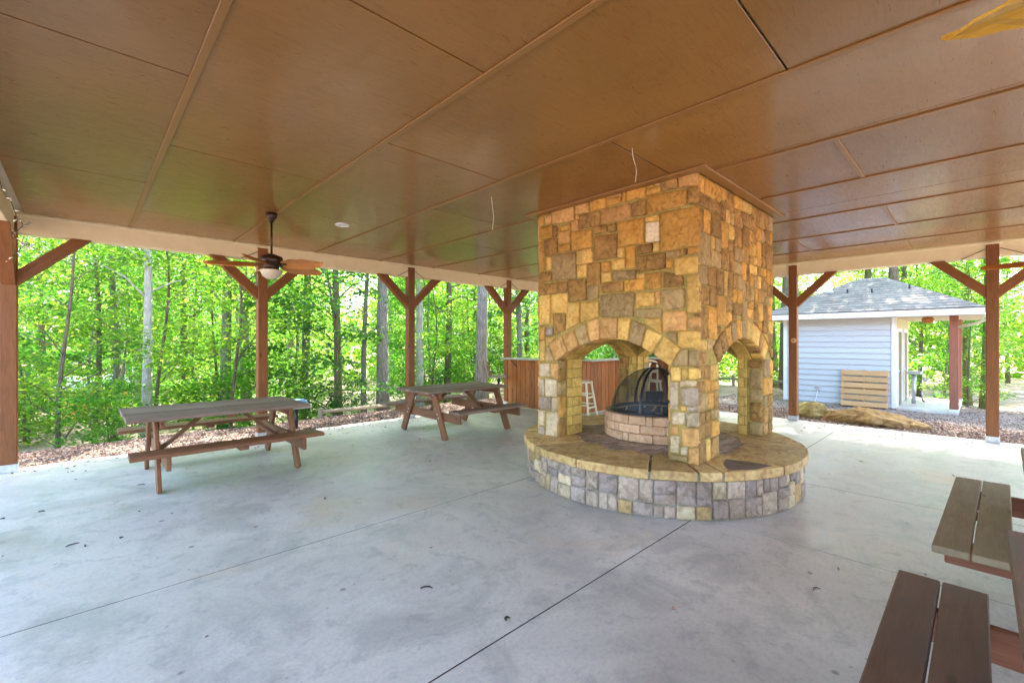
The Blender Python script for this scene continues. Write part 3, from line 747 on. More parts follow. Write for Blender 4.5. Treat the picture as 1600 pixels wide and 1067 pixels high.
def random_face(c0, c1, o0, o1, fn, weights, rng, mn=0.09, mx=0.33, nv=11):
    """stones on a face with an arch; (a, z) plane"""
    cc, cz, Rr, th = arc_pts(o0, o1); Ro = Rr + 0.2
    def emit(x0, x1, y0, y1, clip):
        g = 0.006; pts = []
        q = [(x0 + g, y0 + g), (x1 - g, y0 + g), (x1 - g, y1 - g), (x0 + g, y1 - g)]
        if clip:
            qq = []
            for i in range(4):
                p, n_ = Vector(q[i]), Vector(q[(i + 1) % 4])
                for s in (0, 0.34, 0.67): qq.append(p.lerp(n_, s))
            moved = False; res = []
            for p in qq:
                d = p - Vector((cc, cz))
                if d.length < Ro + 0.016: p = Vector((cc, cz)) + d.normalized() * (Ro + 0.016); moved = True
                res.append(p)
            if moved:
                ys_ = [p.y for p in res]; xs_ = [p.x for p in res]
                ar = abs(sum(res[i - 1].x * res[i].y - res[i].x * res[i - 1].y for i in range(len(res)))) / 2
                if ar < 0.0022 or max(ys_) > y1 + 0.02: return
                q = [tuple(p) for p in res]
            q = [(min(max(p[0], c0 + .002), c1 - .002), p[1]) for p in q]
        put_stone(fp, q, 0.03, MR + rng.uniform(-0.006, 0.006), fn, ST[rng.choice(weights)], rng=rng)
    for r_ in partition(c0, c1, SP, CZ - 0.02, rng, mn, mx): emit(*r_, True)
    for x0, x1 in ((c0, o0), (o1, c1)):
        for r_ in partition(x0, x1, HZ, SP, rng, mn, 0.24): emit(*r_, False)
    for i in range(nv):
        t0 = -th + 2 * th * i / nv + 0.008; t1 = -th + 2 * th * (i + 1) / nv - 0.008
        P = lambda r_, t_: (min(max(cc + r_ * math.sin(t_), c0 + .003), c1 - .003), cz + r_ * math.cos(t_))
        put_stone(fp, [P(Rr - 0.004, t0), P(Rr - 0.004, t1), P(Ro, t1), P(Ro, t0)], 0.10, MR + 0.006, fn, ST[rng.choice(weights)], rng=rng)
random_face(A0, A1, oU0, oU1, lambda a, b_, h: (a, B0 + MR - h, b_), 'obbbgtotobgb', random.Random(3))
random_face(B0, B1, oV0, oV1, lambda a, b_, h: (A1 - MR + h, a, b_), 'ootbgt', random.Random(4), 0.16, 0.5, 9)
random_face(A0, A1, oU0, oU1, lambda a, b_, h: (a, B1 - MR + h, b_), 'ootbgt', random.Random(6), 0.16, 0.5, 9)
# quoin returns and yellow firebrick linings
rb = random.Random(8)
BR = 0.014
_brick = {}
def put_brick(c, size):
    me = bevbox(*size, M['firebrick'], 0.004); return me
def lining(face, fixed, a_out, a_in, sgn):
    """face 'u' : plane v=fixed, runs along u from the outer edge a_out to a_in ; face 'v': plane u=fixed. sgn: direction the face looks"""
    d = 1 if a_in > a_out else -1; q = 0.15
    z = HZ + 0.004; rows = 8; hh = (SP - HZ) / rows
    # stone return
    zz = HZ
    while zz < SP - 0.02:
        h2 = min(rb.uniform(0.13, 0.27), SP - zz)
        if SP - zz - h2 < 0.08: h2 = SP - zz
        poly = [(a_out + d * 0.02, zz + .008), (a_out + d * (q + rb.uniform(-.01, .02)), zz + .008), (a_out + d * (q + rb.uniform(-.01, .02)), zz + h2 - .008), (a_out + d * 0.02, zz + h2 - .008)]
        fn = (lambda a, b_, h: (a, fixed + sgn * h, b_)) if face == 'u' else (lambda a, b_, h: (fixed + sgn * h, a, b_))
        put_stone(fp, poly, 0.01, 0.02, fn, ST[rb.choice('gbtog')], rng=rb); zz += h2
    s0 = a_out + d * (q + 0.03); L = abs(a_in - s0)
    for i in range(rows):
        cut = 0.34 if i % 2 else 0.0
        segs = [(0, cut), (cut, 1)] if cut else [(0, 1)]
        for c0, c1 in segs:
            l = (c1 - c0) * L
            if l < 0.03: continue
            m_ = s0 + d * (c0 + c1) / 2 * L; cz_ = HZ + hh * (i + .5)
            if face == 'u': p = (m_, fixed + sgn * BR / 2, cz_); sz = (l - .007, BR, hh - .007)
            else: p = (fixed + sgn * BR / 2, m_, cz_); sz = (l - .007, BR, hh - .007)
            link('brick', bevbox(*sz, M['firebrick'], 0.003), fp, Vector(p) - FPL, (0, 0, 0 if face == 'u' else R(90)))
for (pu0, pu1, isfar) in ((A0, oU0, 0), (oU1, A1, 1)):
    outer_u = A1 if isfar else A0; inner_u = oU1 if isfar else oU0; su = -1 if isfar else 1
    for (vf, outv, sv) in ((oV0, B0, 1), (oV1, B1, -1)):
        lining('u', vf, outer_u, inner_u, sv)       # faces across the near / far arch
        lining('v', inner_u, outv, vf, su)          # faces across the side arches
# bricks under the arches
def soffit(kind):
    lo, hi = (oV0, oV1) if kind[0] == 'A' else (oU0, oU1)
    cc, cz, Rr, th = arc_pts(lo, hi); n = 13
    if kind == 'A0': d0, d1 = A0 + 0.13, oU0
    if kind == 'A1': d0, d1 = oU1, A1 - 0.13
    if kind == 'B0': d0, d1 = B0 + 0.13, oV0
    if kind == 'B1': d0, d1 = oV1, B1 - 0.13
    for i in range(n):
        t_ = -th + 2 * th * (i + .5) / n; w_ = 2 * th / n * Rr - 0.006
        a = cc + (Rr - BR / 2) * math.sin(t_); z = cz + (Rr - BR / 2) * math.cos(t_)
        parts = [(0, 1)] if i % 2 else [(0, 0.45), (0.45, 1)]
        for c0, c1 in parts:
            m_ = d0 + (d1 - d0) * (c0 + c1) / 2; l = (d1 - d0) * (c1 - c0) - 0.006
            me = bevbox(w_, l, BR, M['firebrick'], 0.003)
            if kind[0] == 'A':
                o_ = link('brick', me, fp); o_.matrix_basis = Matrix.Translation(Vector((m_, a, z)) - FPL) @ Matrix.Rotation(-t_, 4, 'X') @ Matrix.Rotation(R(90), 4, 'Z')
            else:
                o_ = link('brick', me, fp); o_.matrix_basis = Matrix.Translation(Vector((a, m_, z)) - FPL) @ Matrix.Rotation(t_, 4, 'Y')
for k in ('A0', 'A1', 'B0', 'B1'): soffit(k)

# ------------------------------------------------------------------ round hearth
HC = Vector((4.84, 2.64)); HR = 1.515
he = thing('round_hearth', 'low round stone hearth platform with yellow flagstone rim under the chimney', 'hearth', (HC.x, HC.y, 0))
MB().lathe([(HR - 0.06, 0.001), (HR - 0.06, 0.3435), (HR - 0.018, 0.3445), (HR - 0.018, 0.405), (0.0, 0.405)], 96).build('mortar_core', M['mortar_grey'], he)
rh = random.Random(21)
Rw = HR - 0.06
for k in range(19):
    a0 = 2 * math.pi * k / 19 * Rw; a1 = 2 * math.pi * (k + 1) / 19 * Rw
    for x0, x1, y0, y1 in partition(a0, a1, 0.004, 0.342, rh, 0.075, 0.26):
        g = 0.005
        def cyl(a, b_, h): 
            an = a / Rw; return (HC.x + (Rw + h) * math.cos(an), HC.y + (Rw + h) * math.sin(an), b_)
        put_stone(he, [(x0 + g, y0 + g), (x1 - g, y0 + g), (x1 - g, y1 - g), (x0 + g, y1 - g)], 0.02, rh.uniform(0.012, 0.03), cyl, ST[rh.choice('llsclslcglcs')], rng=rh)
# flagstone rim
def rim_angle(px, py):
    p = at(px, py, 0.40); return math.atan2(p.y - HC.y, p.x - HC.x)
ja = sorted([rim_angle(838, 697), rim_angle(905, 718), rim_angle(1014.6, 737), rim_angle(1094, 743), rim_angle(1136, 744), rim_angle(1222, 731), rim_angle(1262, 700)])
ja = [a % (2 * math.pi) for a in ja]; ja.sort()
full = list(ja); gaps = []
for i in range(len(ja)):
    a = ja[i]; b_ = ja[(i + 1) % len(ja)] + (2 * math.pi if i == len(ja) - 1 else 0)
    n = max(1, round((b_ - a) / 0.55))
    for j in range(n): gaps.append((a + (b_ - a) * j / n, a + (b_ - a) * (j + 1) / n))
dark_a = (rim_angle(1180, 740)) % (2 * math.pi)
for a, b_ in gaps:
    n = max(4, int((b_ - a) / 0.06)); top = []; g = 0.011 / HR
    for i in range(n + 1):
        t_ = a + g + (b_ - a - 2 * g) * i / n; r_ = HR + rh.uniform(-0.006, 0.006)
        top.append((r_ * math.cos(t_), r_ * math.sin(t_)))
    ri0 = rh.uniform(0.90, 1.02); ri1 = rh.uniform(0.90, 1.02); rm = rh.uniform(0.84, 0.94)
    for r_, t_ in ((ri1, b_ - g * 1.5), (rm, (a + b_) / 2 + rh.uniform(-.08, .08)), (ri0, a + g * 1.5)):
        top.append((r_ * math.cos(t_), r_ * math.sin(t_)))
    m_ = n + 1
    c = sum((Vector(p) for p in top), Vector((0, 0))) / len(top)
    zt = 0.424 + rh.uniform(-0.002, 0.003)
    vs = []
    for z, ins in ((0.343, 0.012), (0.352, 0.0), (zt - 0.008, 0.0), (zt, 0.009)):
        for p in top:
            q = Vector(p); d = (c - q); q = q + d.normalized() * ins + (Vector((rh.uniform(-.003, .003), rh.uniform(-.003, .003))) if z < zt - .001 else Vector((0, 0)))
            vs.append((q.x - c.x, q.y - c.y, z))
    N = len(top); fs = [(r_ * N + k, r_ * N + (k + 1) % N, (r_ + 1) * N + (k + 1) % N, (r_ + 1) * N + k) for r_ in range(3) for k in range(N)]
    fs += [tuple(range(N))[::-1], tuple(3 * N + k for k in range(N))]
    mid = (a + b_) / 2 % (2 * math.pi)
    isd = a % (2 * math.pi) <= dark_a <= (b_ % (2 * math.pi) or 9)
    MB().add(vs, fs).build('flagstone', M['cap'], he, (c.x, c.y, 0))
    if isd:   # thin dark slab lying in the rim beside the near pier
        P = lambda r_, t_: Vector((r_ * math.cos(t_), r_ * math.sin(t_)))
        q = [P(HR - .05, a + .05), P(HR - .03, (a + b_) / 2), P(HR - .06, b_ - .05), P(1.25, b_ - .12), P(1.14, (a + b_) / 2), P(1.28, a + .1)]
        MB().prism([(p.x - c.x, p.y - c.y, 0.4205) for p in q], (0, 0, 0.0085)).build('flagstone', M['cap_dark'], he, (c.x, c.y, 0))
# clay pavers inside
pm = bevbox(0.192, 0.092, 0.05, M['clay'], 0.005)
for j in range(-11, 12):
    for i in range(-6, 7):
        x = i * 0.2 + (0.1 if j % 2 else 0); y = j * 0.1
        r_ = math.hypot(x, y)
        if 0.40 < r_ < 1.10:
            link('paver', pm, he, (x, y, 0.392 + rh.uniform(-.0015, .0015)), (0, 0, rh.uniform(-.01, .01)))

# ------------------------------------------------------------------ fire ring
fr = thing('fire_ring', 'round fire pit of tumbled tan blocks under the chimney arches', 'fire pit', (4.95, 2.68, 0.42))
RR = 0.60; nb = 14
for row in range(3):
    h0 = 0.001 + row * 0.095
    for k in range(nb):
        a0 = 2 * math.pi * (k + 0.5 * (row % 2)) / nb; a1 = a0 + 2 * math.pi / nb
        if (k + row) % 3 == 0: spl = [(a0, a0 + (a1 - a0) * 0.72), (a0 + (a1 - a0) * 0.72, a1)]
        else: spl = [(a0, a1)]
        for s0, s1 in spl:
            vs = []; n = 3; g = 0.006
            am = (s0 + s1) / 2; c = Vector((0.53 * math.cos(am), 0.53 * math.sin(am)))
            for z, ins in ((h0, 0.008), (h0 + 0.008, 0), (h0 + 0.083, 0), (h0 + 0.091, 0.009)):
                for r_, rev in ((RR, 0), (0.45, 1)):
                    for i in range(n + 1):
                        ii = n - i if rev else i
                        t_ = s0 + g + (s1 - s0 - 2 * g) * ii / n
                        p = Vector((r_ * math.cos(t_), r_ * math.sin(t_))); p += (c - p).normalized() * ins
                        j_ = rh.uniform(-.004, .004)
                        vs.append((p.x - c.x + j_, p.y - c.y + j_, z))
            N = 2 * (n + 1); fs = [(r_ * N + k2, r_ * N + (k2 + 1) % N, (r_ + 1) * N + (k2 + 1) % N, (r_ + 1) * N + k2) for r_ in range(3) for k2 in range(N)]
            fs += [tuple(range(N))[::-1], tuple(3 * N + k2 for k2 in range(N))]
            MB().add(vs, fs).build('block', M['paver'], fr, (c.x, c.y, 0))
MB().lathe([(0.448, 0.27), (0.448, 0.06), (0.0, 0.05)], 40).build('steel_liner', M['ash'], fr)
MB().lathe([(0.445, 0.285), (0.535, 0.285), (0.535, 0.292), (0.445, 0.292), (0.445, 0.285)], 48).build('rim_ring', M['black'], fr)
# dome spark screen
sc_ = thing('spark_screen', 'black domed mesh spark screen with curved steel bands on the fire pit', 'fire screen', (4.95, 2.68, 0.715))
DR, DH = 0.515, 0.49
prof = [(DR * math.cos(t_), DH * math.sin(t_)) for t_ in [R(90) * i / 12 for i in range(13)]]
prof[-1] = (0.01, DH)
dome = MB()
n = 40
vs = []; fs = []
for r_, z in prof:
    for k in range(n): a = 2 * math.pi * k / n; vs.append((r_ * math.cos(a), r_ * math.sin(a), z))
for i in range(len(prof) - 1):
    for k in range(n):
        # opening for tending the fire, facing the near right
        fs.append((i * n + k, i * n + (k + 1) % n, (i + 1) * n + (k + 1) % n, (i + 1) * n + k))
dome.add(vs, fs).build('mesh_dome', M['mesh'], sc_, smooth=True)
MB().tube([((DR) * math.cos(2 * math.pi * i / 40), DR * math.sin(2 * math.pi * i / 40), 0.004) for i in range(41)], 0.014, 8).build('base_ring', M['black'], sc_, smooth=True)
for ang in (100, 190, 238, 280, 10, 58):
    a = R(ang); pts = [(1.008 * DR * math.cos(R(6 * i)) * math.cos(a), 1.008 * DR * math.cos(R(6 * i)) * math.sin(a), 1.008 * DH * math.sin(R(6 * i))) for i in range(16)]
    # flat steel band
    mb = MB(); tdir = Vector((-math.sin(a), math.cos(a), 0)) * 0.014; vs = []; fs = []
    for p in pts:
        P_ = Vector(p); nn = Vector((P_.x, P_.y, P_.z)).normalized() * 0.004
        vs += [P_ - tdir - nn, P_ + tdir - nn, P_ + tdir + nn, P_ - tdir + nn]
    for i in range(15):
        for k in range(4): fs.append((i * 4 + k, i * 4 + (k + 1) % 4, i * 4 + 4 + (k + 1) % 4, i * 4 + 4 + k))
    mb.add(vs, fs).build('steel_band', M['black'], sc_)
a = R(-44)
MB().tube([(0.06 * math.cos(t_) * math.cos(a), 0.06 * math.cos(t_) * math.sin(a), DH + 0.055 * math.sin(t_)) for t_ in [math.pi * i / 10 for i in range(11)]], 0.009, 8).build('handle', M['black'], sc_, smooth=True)
# black plate standing at the back rim
pl_ = thing('steel_plate', 'black steel plate standing upright at the back rim of the fire pit', 'metal plate', (5.46, 2.97, 0.715), R(-38))
bxo('plate', -0.125, 0.125, -0.009, 0.009, 0.0, 0.15, M['black'], pl_, 0.003)
for x in (-0.06, 0.06): MB().tube([(x, -0.012, 0.02), (x, 0.0, 0.02)], 0.009, 8).build('bolt', M['galv'], pl_)

# ------------------------------------------------------------------ picnic tables
_bm = []
def _bolt():
    if not _bm: _bm.append(MB().lathe([(0.0, 0.006), (0.009, 0.005), (0.012, 0.0), (0.012, -0.003)], 10).mesh('bolt', M['galv']))
    return _bm[0]
def picnic_table(loc, rz, label, L=1.74, W=1.10, nbd=8, top='tabletop', frame='table', bench_mats=None, bx=(None, None), ends=(-0.62, 0.71), bo=1.0):
    t_ = thing('picnic_table', label, 'picnic table', loc, rz, 'wooden picnic tables under the pavilion')
    h = L / 2; zt = 0.748; F_ = M[frame]
    bw = W / nbd
    for i in range(nbd):
        y = -W / 2 + bw * (i + .5)
        board('tabletop_board', (-h + random.uniform(-.004, .004), y, zt - 0.019), (h + random.uniform(-.004, .004), y, zt - 0.019), bw - 0.012, 0.038, M[top], t_)
    for sgn, bm_, (b0, b1) in ((-1, (bench_mats or (top, top))[0], bx[0] or (-h, h)), (1, (bench_mats or (top, top))[1], bx[1] or (-h, h))):
        for k in range(2):
            y = sgn * (bo - 0.07 - 0.148 * k)
            board('seat_board', (b0 + random.uniform(-.003, .003), y, 0.441), (b1, y, 0.441), 0.14, 0.038, M[bm_], t_)
        board('seat_cleat', ((b0 + b1) / 2 + .05, sgn * (bo - 0.27), 0.402), ((b0 + b1) / 2 + .05, sgn * (bo - 0.02), 0.402), 0.09, 0.036, F_, t_)
    for x in ends:
        s = 1 if x > 0 else -1
        for sgn in (-1, 1):
            board('leg', (x, sgn * 0.62, 0.0), (x, sgn * 0.29, 0.708), 0.038, 0.135, F_, t_, up=(0, 1, 0.4))
        for sgn in (-1, 1):
            for yy, zz in ((0.425, 0.385), (0.46, 0.33), (0.305, 0.67)):
                link('bolt', _bolt(), t_, (x + s * 0.020, sgn * yy, zz), (0, R(90) * s, 0))
        board('cross_beam', (x + s * -0.040, -bo + 0.03, 0.352), (x + s * -0.040, bo - 0.03, 0.352), 0.038, 0.135, F_, t_)
        board('top_cleat', (x + s * -0.040, -W / 2 + 0.06, 0.664), (x + s * -0.040, W / 2 - 0.06, 0.664), 0.038, 0.088, F_, t_)
        board('brace', (x - s * 0.075, 0, 0.33), (x - s * 0.50, 0, 0.70), 0.075, 0.038, F_, t_)
    board('top_cleat', (0.05, -W / 2 + 0.08, 0.688), (0.05, W / 2 - 0.08, 0.688), 0.085, 0.036, F_, t_)
    return t_
picnic_table((1.175, 6.30, 0), 0, 'left picnic table with long brown-grey top, between the fan and the left posts', W=1.14, ends=(-0.62, 0.70), bench_mats=('table', 'table'))
picnic_table((4.63, 6.27, 0), 0, 'picnic table beyond, its worn top reflecting green, next to the plank bar', L=1.68, W=0.98, nbd=7, ends=(-0.62, 0.69), bx=((-0.62, 0.80), (-.9, .84)), bo=0.98)  # green on the top is reflection; the boards themselves are brown
picnic_table((1.87, -0.74, 0), 0, 'nearest picnic table at the lower right corner, dark brown stained planks', L=1.76, W=1.34, nbd=9, top='dark_table', frame='redwood')
picnic_table((4.06, -0.85, 0), R(-1.5), 'right-hand picnic table with weathered grey-green seat at the frame edge', L=1.76, W=1.34, nbd=9, top='weathered', frame='redwood', bench_mats=('weathered', 'weathered'))

# ------------------------------------------------------------------ plank bar in the far corner
bar = thing('plank_bar', 'orange-brown vertical plank bar counter in the far corner behind the chimney', 'bar counter', (7.3, 5.7, 0))
def bar_leg(p0, p1, out):
    p0 = Vector(p0); p1 = Vector(p1); d = p1 - p0; L = d.length; x = d / L; o_ = Vector(out)
    n = int(L / 0.135); w_ = L / n
    for i in range(n):
        c = p0 + x * w_ * (i + .5) - Vector((7.3, 5.7))
        ob = link('board', bevbox(1.09, w_ - 0.008, 0.02, M['fence_board'], 0.003), bar)
        X = Vector((0, 0, 1)); Z = Vector((o_.x, o_.y, 0)); Y = Z.cross(X)
        ob.matrix_basis = Matrix.Translation((c.x + o_.x * (0.002 * (i % 2)), c.y + o_.y * (0.002 * (i % 2)), 0.555)) @ Matrix((X, Y, Z)).transposed().to_4x4()
    a = p0 - Vector((7.3, 5.7)); b_ = p1 - Vector((7.3, 5.7)); k = -o_ * 0.04
    board('counter_top', (a.x + o_.x * .08, a.y + o_.y * .08, 1.123), (b_.x + o_.x * .08, b_.y + o_.y * .08, 1.123), 0.36, 0.034, M['counter'], bar)
    board('rail', (a.x + k.x, a.y + k.y, 0.9), (b_.x + k.x, b_.y + k.y, 0.9), 0.038, 0.088, M['rail'], bar)
    board('rail', (a.x + k.x, a.y + k.y, 0.2), (b_.x + k.x, b_.y + k.y, 0.2), 0.038, 0.088, M['rail'], bar)
bar_leg((7.30, 7.74), (7.30, 5.72), (-1, 0))
bar_leg((7.50, 5.72), (9.82, 5.72), (0, -1))
bar_leg((9.80, 5.50), (9.80, 4.2), (-1, 0))
for yy in (7.45, 6.5):
    MB().tube([(-0.01, yy - 5.7, 0.93), (-0.20, yy - 5.7, 1.10)], 0.010, 6).build('bracket', M['black'], bar)
# stools
def stool(loc, rz, label, mat, back):
    t_ = thing('bar_stool', label, 'bar stool', loc, rz, None)
    MB().lathe([(0.0, 0.735), (0.165, 0.735), (0.18, 0.72), (0.175, 0.70), (0.0, 0.70)], 24).build('seat', mat, t_, smooth=False)
    for sx in (-1, 1):
        for sy in (-1, 1):
            board('leg', (sx * 0.20, sy * 0.20, 0), (sx * 0.11, sy * 0.11, 0.70), 0.038, 0.032, mat, t_, up=(0, 1, 0))
    for z, w_ in ((0.22, 0.172), (0.42, 0.146)):
        for s in (-1, 1):
            board('stretcher', (-w_, s * w_, z), (w_, s * w_, z), 0.022, 0.03, mat, t_)
            board('stretcher', (s * w_, -w_, z + 0.05), (s * w_, w_, z + 0.05), 0.022, 0.03, mat, t_)
    if back:
        pts = []
        for sx in (-1, 1): board('back_post', (sx * 0.14, 0.15, 0.68), (sx * 0.15, 0.20, 1.06), 0.035, 0.028, mat, t_, up=(0, 1, 0))
        MB().tube([(0.15 * math.cos(a_), 0.20, 1.05 + 0.07 * math.sin(a_)) for a_ in [math.pi * i / 10 for i in range(11)]], 0.02, 8).build('back_hoop', mat, t_, smooth=True)
        board('back_rail', (-0.15, 0.175, 0.90), (0.15, 0.175, 0.90), 0.022, 0.06, mat, t_)
        board('back_slat', (0, 0.16, 0.72), (0, 0.2, 1.08), 0.05, 0.018, mat, t_, up=(0, 1, 0))
    return t_
stool((7.22, 5.46, 0), R(10), 'backless cream wooden bar stool by the dark boards, seen through the chimney arch', M['cream'], False)
stool((8.42, 4.62, 0), R(-45), 'cream wooden bar stool with curved back, seen behind the mesh screen', M['cream'], True)
sw = thing('swivel_chair', 'dark swivel bar chair beside the left end of the plank bar', 'chair', (6.82, 7.55, 0), R(-50))
bxo('seat', -0.20, 0.20, -0.2, 0.2, 0.70, 0.745, M['rail'], sw, 0.015)
board('backrest', (-0.21, 0, 0.74), (-0.29, 0, 1.06), 0.36, 0.035, M['rail'], sw, up=(1, 0, 0))
MB().tube([(0, 0, 0.03), (0, 0, 0.70)], 0.028, 12).build('column', M['black'], sw, smooth=True)
MB().lathe([(0.0, 0.035), (0.05, 0.035), (0.22, 0.012), (0.22, 0.0), (0.0, 0.0)], 24).build('foot', M['black'], sw, smooth=True)

# ------------------------------------------------------------------ shed with porch
GZ = -0.30
sh = thing('utility_shed', 'pale blue lap-sided shed with hip shingle roof and side porch on red posts', 'shed', (15.85, 1.55, GZ))
SL = sh.location
su0, su1, sv0, sv1 = 15.85, 19.1, 1.55, 4.23
EZ = 2.34
def lb(name, x0, x1, y0, y1, z0, z1, mat, bev=0.004): return bxo(name, x0 - SL.x, x1 - SL.x, y0 - SL.y, y1 - SL.y, z0 - SL.z, z1 - SL.z, mat, sh, bev)
lb('wall', su0 + 0.02, su1, sv0 + 0.02, sv1, GZ, EZ - 0.16, M['porchcream'], 0)
lb('foundation', su0 + 0.012, su1 - .05, sv0 + 0.03, sv1 - 0.02, GZ - 0.2, GZ + 0.05, M['concrete'], 0)
# lap siding facing the pavilion
nb_ = 15; bh = (EZ - 0.17 - (GZ + 0.03)) / nb_
for i in range(nb_):
    z = GZ + 0.03 + bh * i
    mb = MB(); y0, y1 = sv0 + 0.11, sv1 - 0.10
    mb.add([(-0.026, -(y1 - y0) / 2, 0), (-0.026, (y1 - y0) / 2, 0), (0.004, (y1 - y0) / 2, bh), (0.004, -(y1 - y0) / 2, bh), (0.018, -(y1 - y0) / 2, 0), (0.018, (y1 - y0) / 2, 0), (0.018, (y1 - y0) / 2, bh), (0.018, -(y1 - y0) / 2, bh)],
           [(0, 1, 2, 3), (0, 4, 5, 1), (3, 2, 6, 7), (1, 5, 6, 2), (0, 3, 7, 4)])
    mb.build('siding_board', M['siding'], sh, (su0 - SL.x, (y0 + y1) / 2 - SL.y, z - SL.z))
lb('corner_board', su0 - 0.022, su0 + 0.03, sv0 - 0.006, sv0 + 0.10, GZ + .01, EZ - 0.17, M['white'])
lb('corner_board', su0 - 0.022, su0 + 0.03, sv1 - 0.09, sv1 + 0.012, GZ + .01, EZ - 0.17, M['white'])
# doors under the porch
for k, u in enumerate((16.15, 17.55)):
    d_ = lb('door', u, u + 0.85, sv0 - 0.002, sv0 + 0.018, GZ + 0.04, 1.78, M['doorbrown'], 0.003)
    lb('door_frame', u - 0.10, u - 0.005, sv0 - 0.02, sv0 + 0.018, GZ + .04, 1.88, M['white'], 0.003)
    lb('door_frame', u + 0.855, u + 0.95, sv0 - 0.02, sv0 + 0.018, GZ + .04, 1.88, M['white'], 0.003)
    lb('door_frame', u - 0.004, u + 0.854, sv0 - 0.02, sv0 + 0.018, 1.785, 1.88, M['white'], 0.003)
    MB().lathe([(0, 0), (0.03, 0.005), (0.03, 0.03), (0, 0.04)], 12).build('door_knob', M['galv'], sh, (u + 0.10 - SL.x, sv0 - 0.003 - SL.y, 0.70 - SL.z), (R(90), 0, 0))
# porch slab and posts
lb('porch_slab', su0 - 0.03, 19.3, 0.36, sv0 - 0.004, GZ - 0.18, GZ + 0.045, M['concrete'], 0.006)
for u in (15.95, 19.0):
    lb('porch_post', u - 0.085, u + 0.085, 0.44 - 0.085, 0.44 + 0.085, GZ + 0.10, EZ - 0.17, M['porchpost'], 0.006)
    lb('post_foot', u - 0.095, u + 0.095, 0.44 - 0.095, 0.44 + 0.095, GZ + 0.046, GZ + 0.10, M['white'], 0.004)
# roof
ru0, ru1, rv0, rv1 = 15.38, 19.55, -0.08, 4.68
lb('soffit', ru0 + 0.02, ru1 - .02, rv0 + 0.02, rv1 - .02, EZ - 0.165, EZ - 0.13, M['soffit'], 0)
for a in ((ru0 - .01, ru1 + .01, rv0 - .012, rv0 + .018), (ru0 - .01, ru1 + .01, rv1 - .018, rv1 + .012), (ru0 - .012, ru0 + .018, rv0 + .019, rv1 - .019), (ru1 - .018, ru1 + .012, rv0 + .019, rv1 - .019)):
    lb('fascia', *a, EZ - 0.17, EZ - 0.015, M['white'], 0.004)
apz = 3.46; ax = (ru0 + ru1) / 2; hw = (ru1 - ru0) / 2; ay0, ay1 = rv0 + hw, rv1 - hw
C_ = [Vector((ru0 - .03, rv0 - .03, EZ)), Vector((ru1 + .03, rv0 - .03, EZ)), Vector((ru1 + .03, rv1 + .03, EZ)), Vector((ru0 - .03, rv1 + .03, EZ))]
A_ = [Vector((ax, ay0, apz)), Vector((ax, ay1, apz))]
MB().add([c - SL for c in C_ + A_], [(0, 1, 4), (1, 2, 5, 4), (2, 3, 5), (3, 0, 4, 5), (3, 2, 1, 0)]).build('roof_deck', M['shingle'], sh)
rsn = random.Random(2)
def slope(e0, e1, a0, a1, name='shingles'):
    mb = MB(); nc = 15
    nrm = (e1 - e0).cross(a0 - e0).normalized()
    if nrm.z < 0: nrm = -nrm
    for i in range(nc):
        s0, s1 = i / nc, min(1, (i + 1.25) / nc)
        l0 = e0.lerp(a0, s0); r0_ = e1.lerp(a1, s0); l1 = e0.lerp(a0, s1); r1_ = e1.lerp(a1, s1)
        L = (r0_ - l0).length; n = max(1, int(L / 0.30)); off = rsn.random() * 0.5
        ks = sorted({0, 1, *[min(1, max(0, (k + off) / n)) for k in range(n)]})
        for k in range(len(ks) - 1):
            if ks[k + 1] - ks[k] < 0.003: continue
            k0, k1 = ks[k], ks[k + 1] - 0.004 / max(L, .1)
            hgt = 0.014 + rsn.uniform(0, 0.006)
            b0, b1 = l0.lerp(r0_, k0), l0.lerp(r0_, k1); t0, t1 = l1.lerp(r1_, k0), l1.lerp(r1_, k1)
            q = [b0 + nrm * hgt, b1 + nrm * hgt, t1 + nrm * 0.004, t0 + nrm * 0.004, b0, b1]
            mb.add([p - SL for p in q], [(0, 1, 2, 3), (4, 5, 1, 0)])
    tag(mb.build(name, M['shingle'], sh), kind='stuff')
slope(C_[3], C_[0], A_[1], A_[0]); slope(C_[0], C_[1], A_[0], A_[0]); slope(C_[1], C_[2], A_[0], A_[1]); slope(C_[2], C_[3], A_[1], A_[1])
def on_slope(s, k):     # near slope
    return C_[3].lerp(A_[1], s).lerp(C_[0].lerp(A_[0], s), k)
p = on_slope(0.62, 0.10); MB().tube([(0, 0, -0.05), (0, 0, 0.30)], 0.05, 12).build('vent_pipe', M['white'], sh, p - SL, smooth=True)
MB().lathe([(0.11, 0.0), (0.055, 0.09)], 12).build('pipe_collar', M['galv'], sh, p - SL + Vector((0, 0, -0.02)))
for s, k in ((0.55, 0.33), (0.52, 0.56), (0.57, 0.90)):
    p = on_slope(s, k); MB().tube([(0, 0, 0.0), (0, 0, 0.09), (-0.05, 0, 0.10)], 0.022, 8).build('roof_hook', M['black'], sh, p - SL)
MB().tube([(ru0 + 0.15, rv0 - 0.02, EZ - 0.12), (ru0 + 0.15, rv0 - 0.05, EZ - 0.28), (ru0 + 0.3, rv0 + 0.12, EZ - 0.38), (ru0 + 0.5, 0.36, EZ - 0.46), ], 0.035, 8).build('downspout', M['soffit'], sh, -SL, smooth=True)
MB().lathe([(0.0, 0.0), (0.10, -0.01), (0.14, -0.07), (0.10, -0.16), (0.0, -0.17)], 10).build('porch_lantern', M['fanwood'], sh, Vector((16.4, 0.95, EZ - 0.166)) - SL)
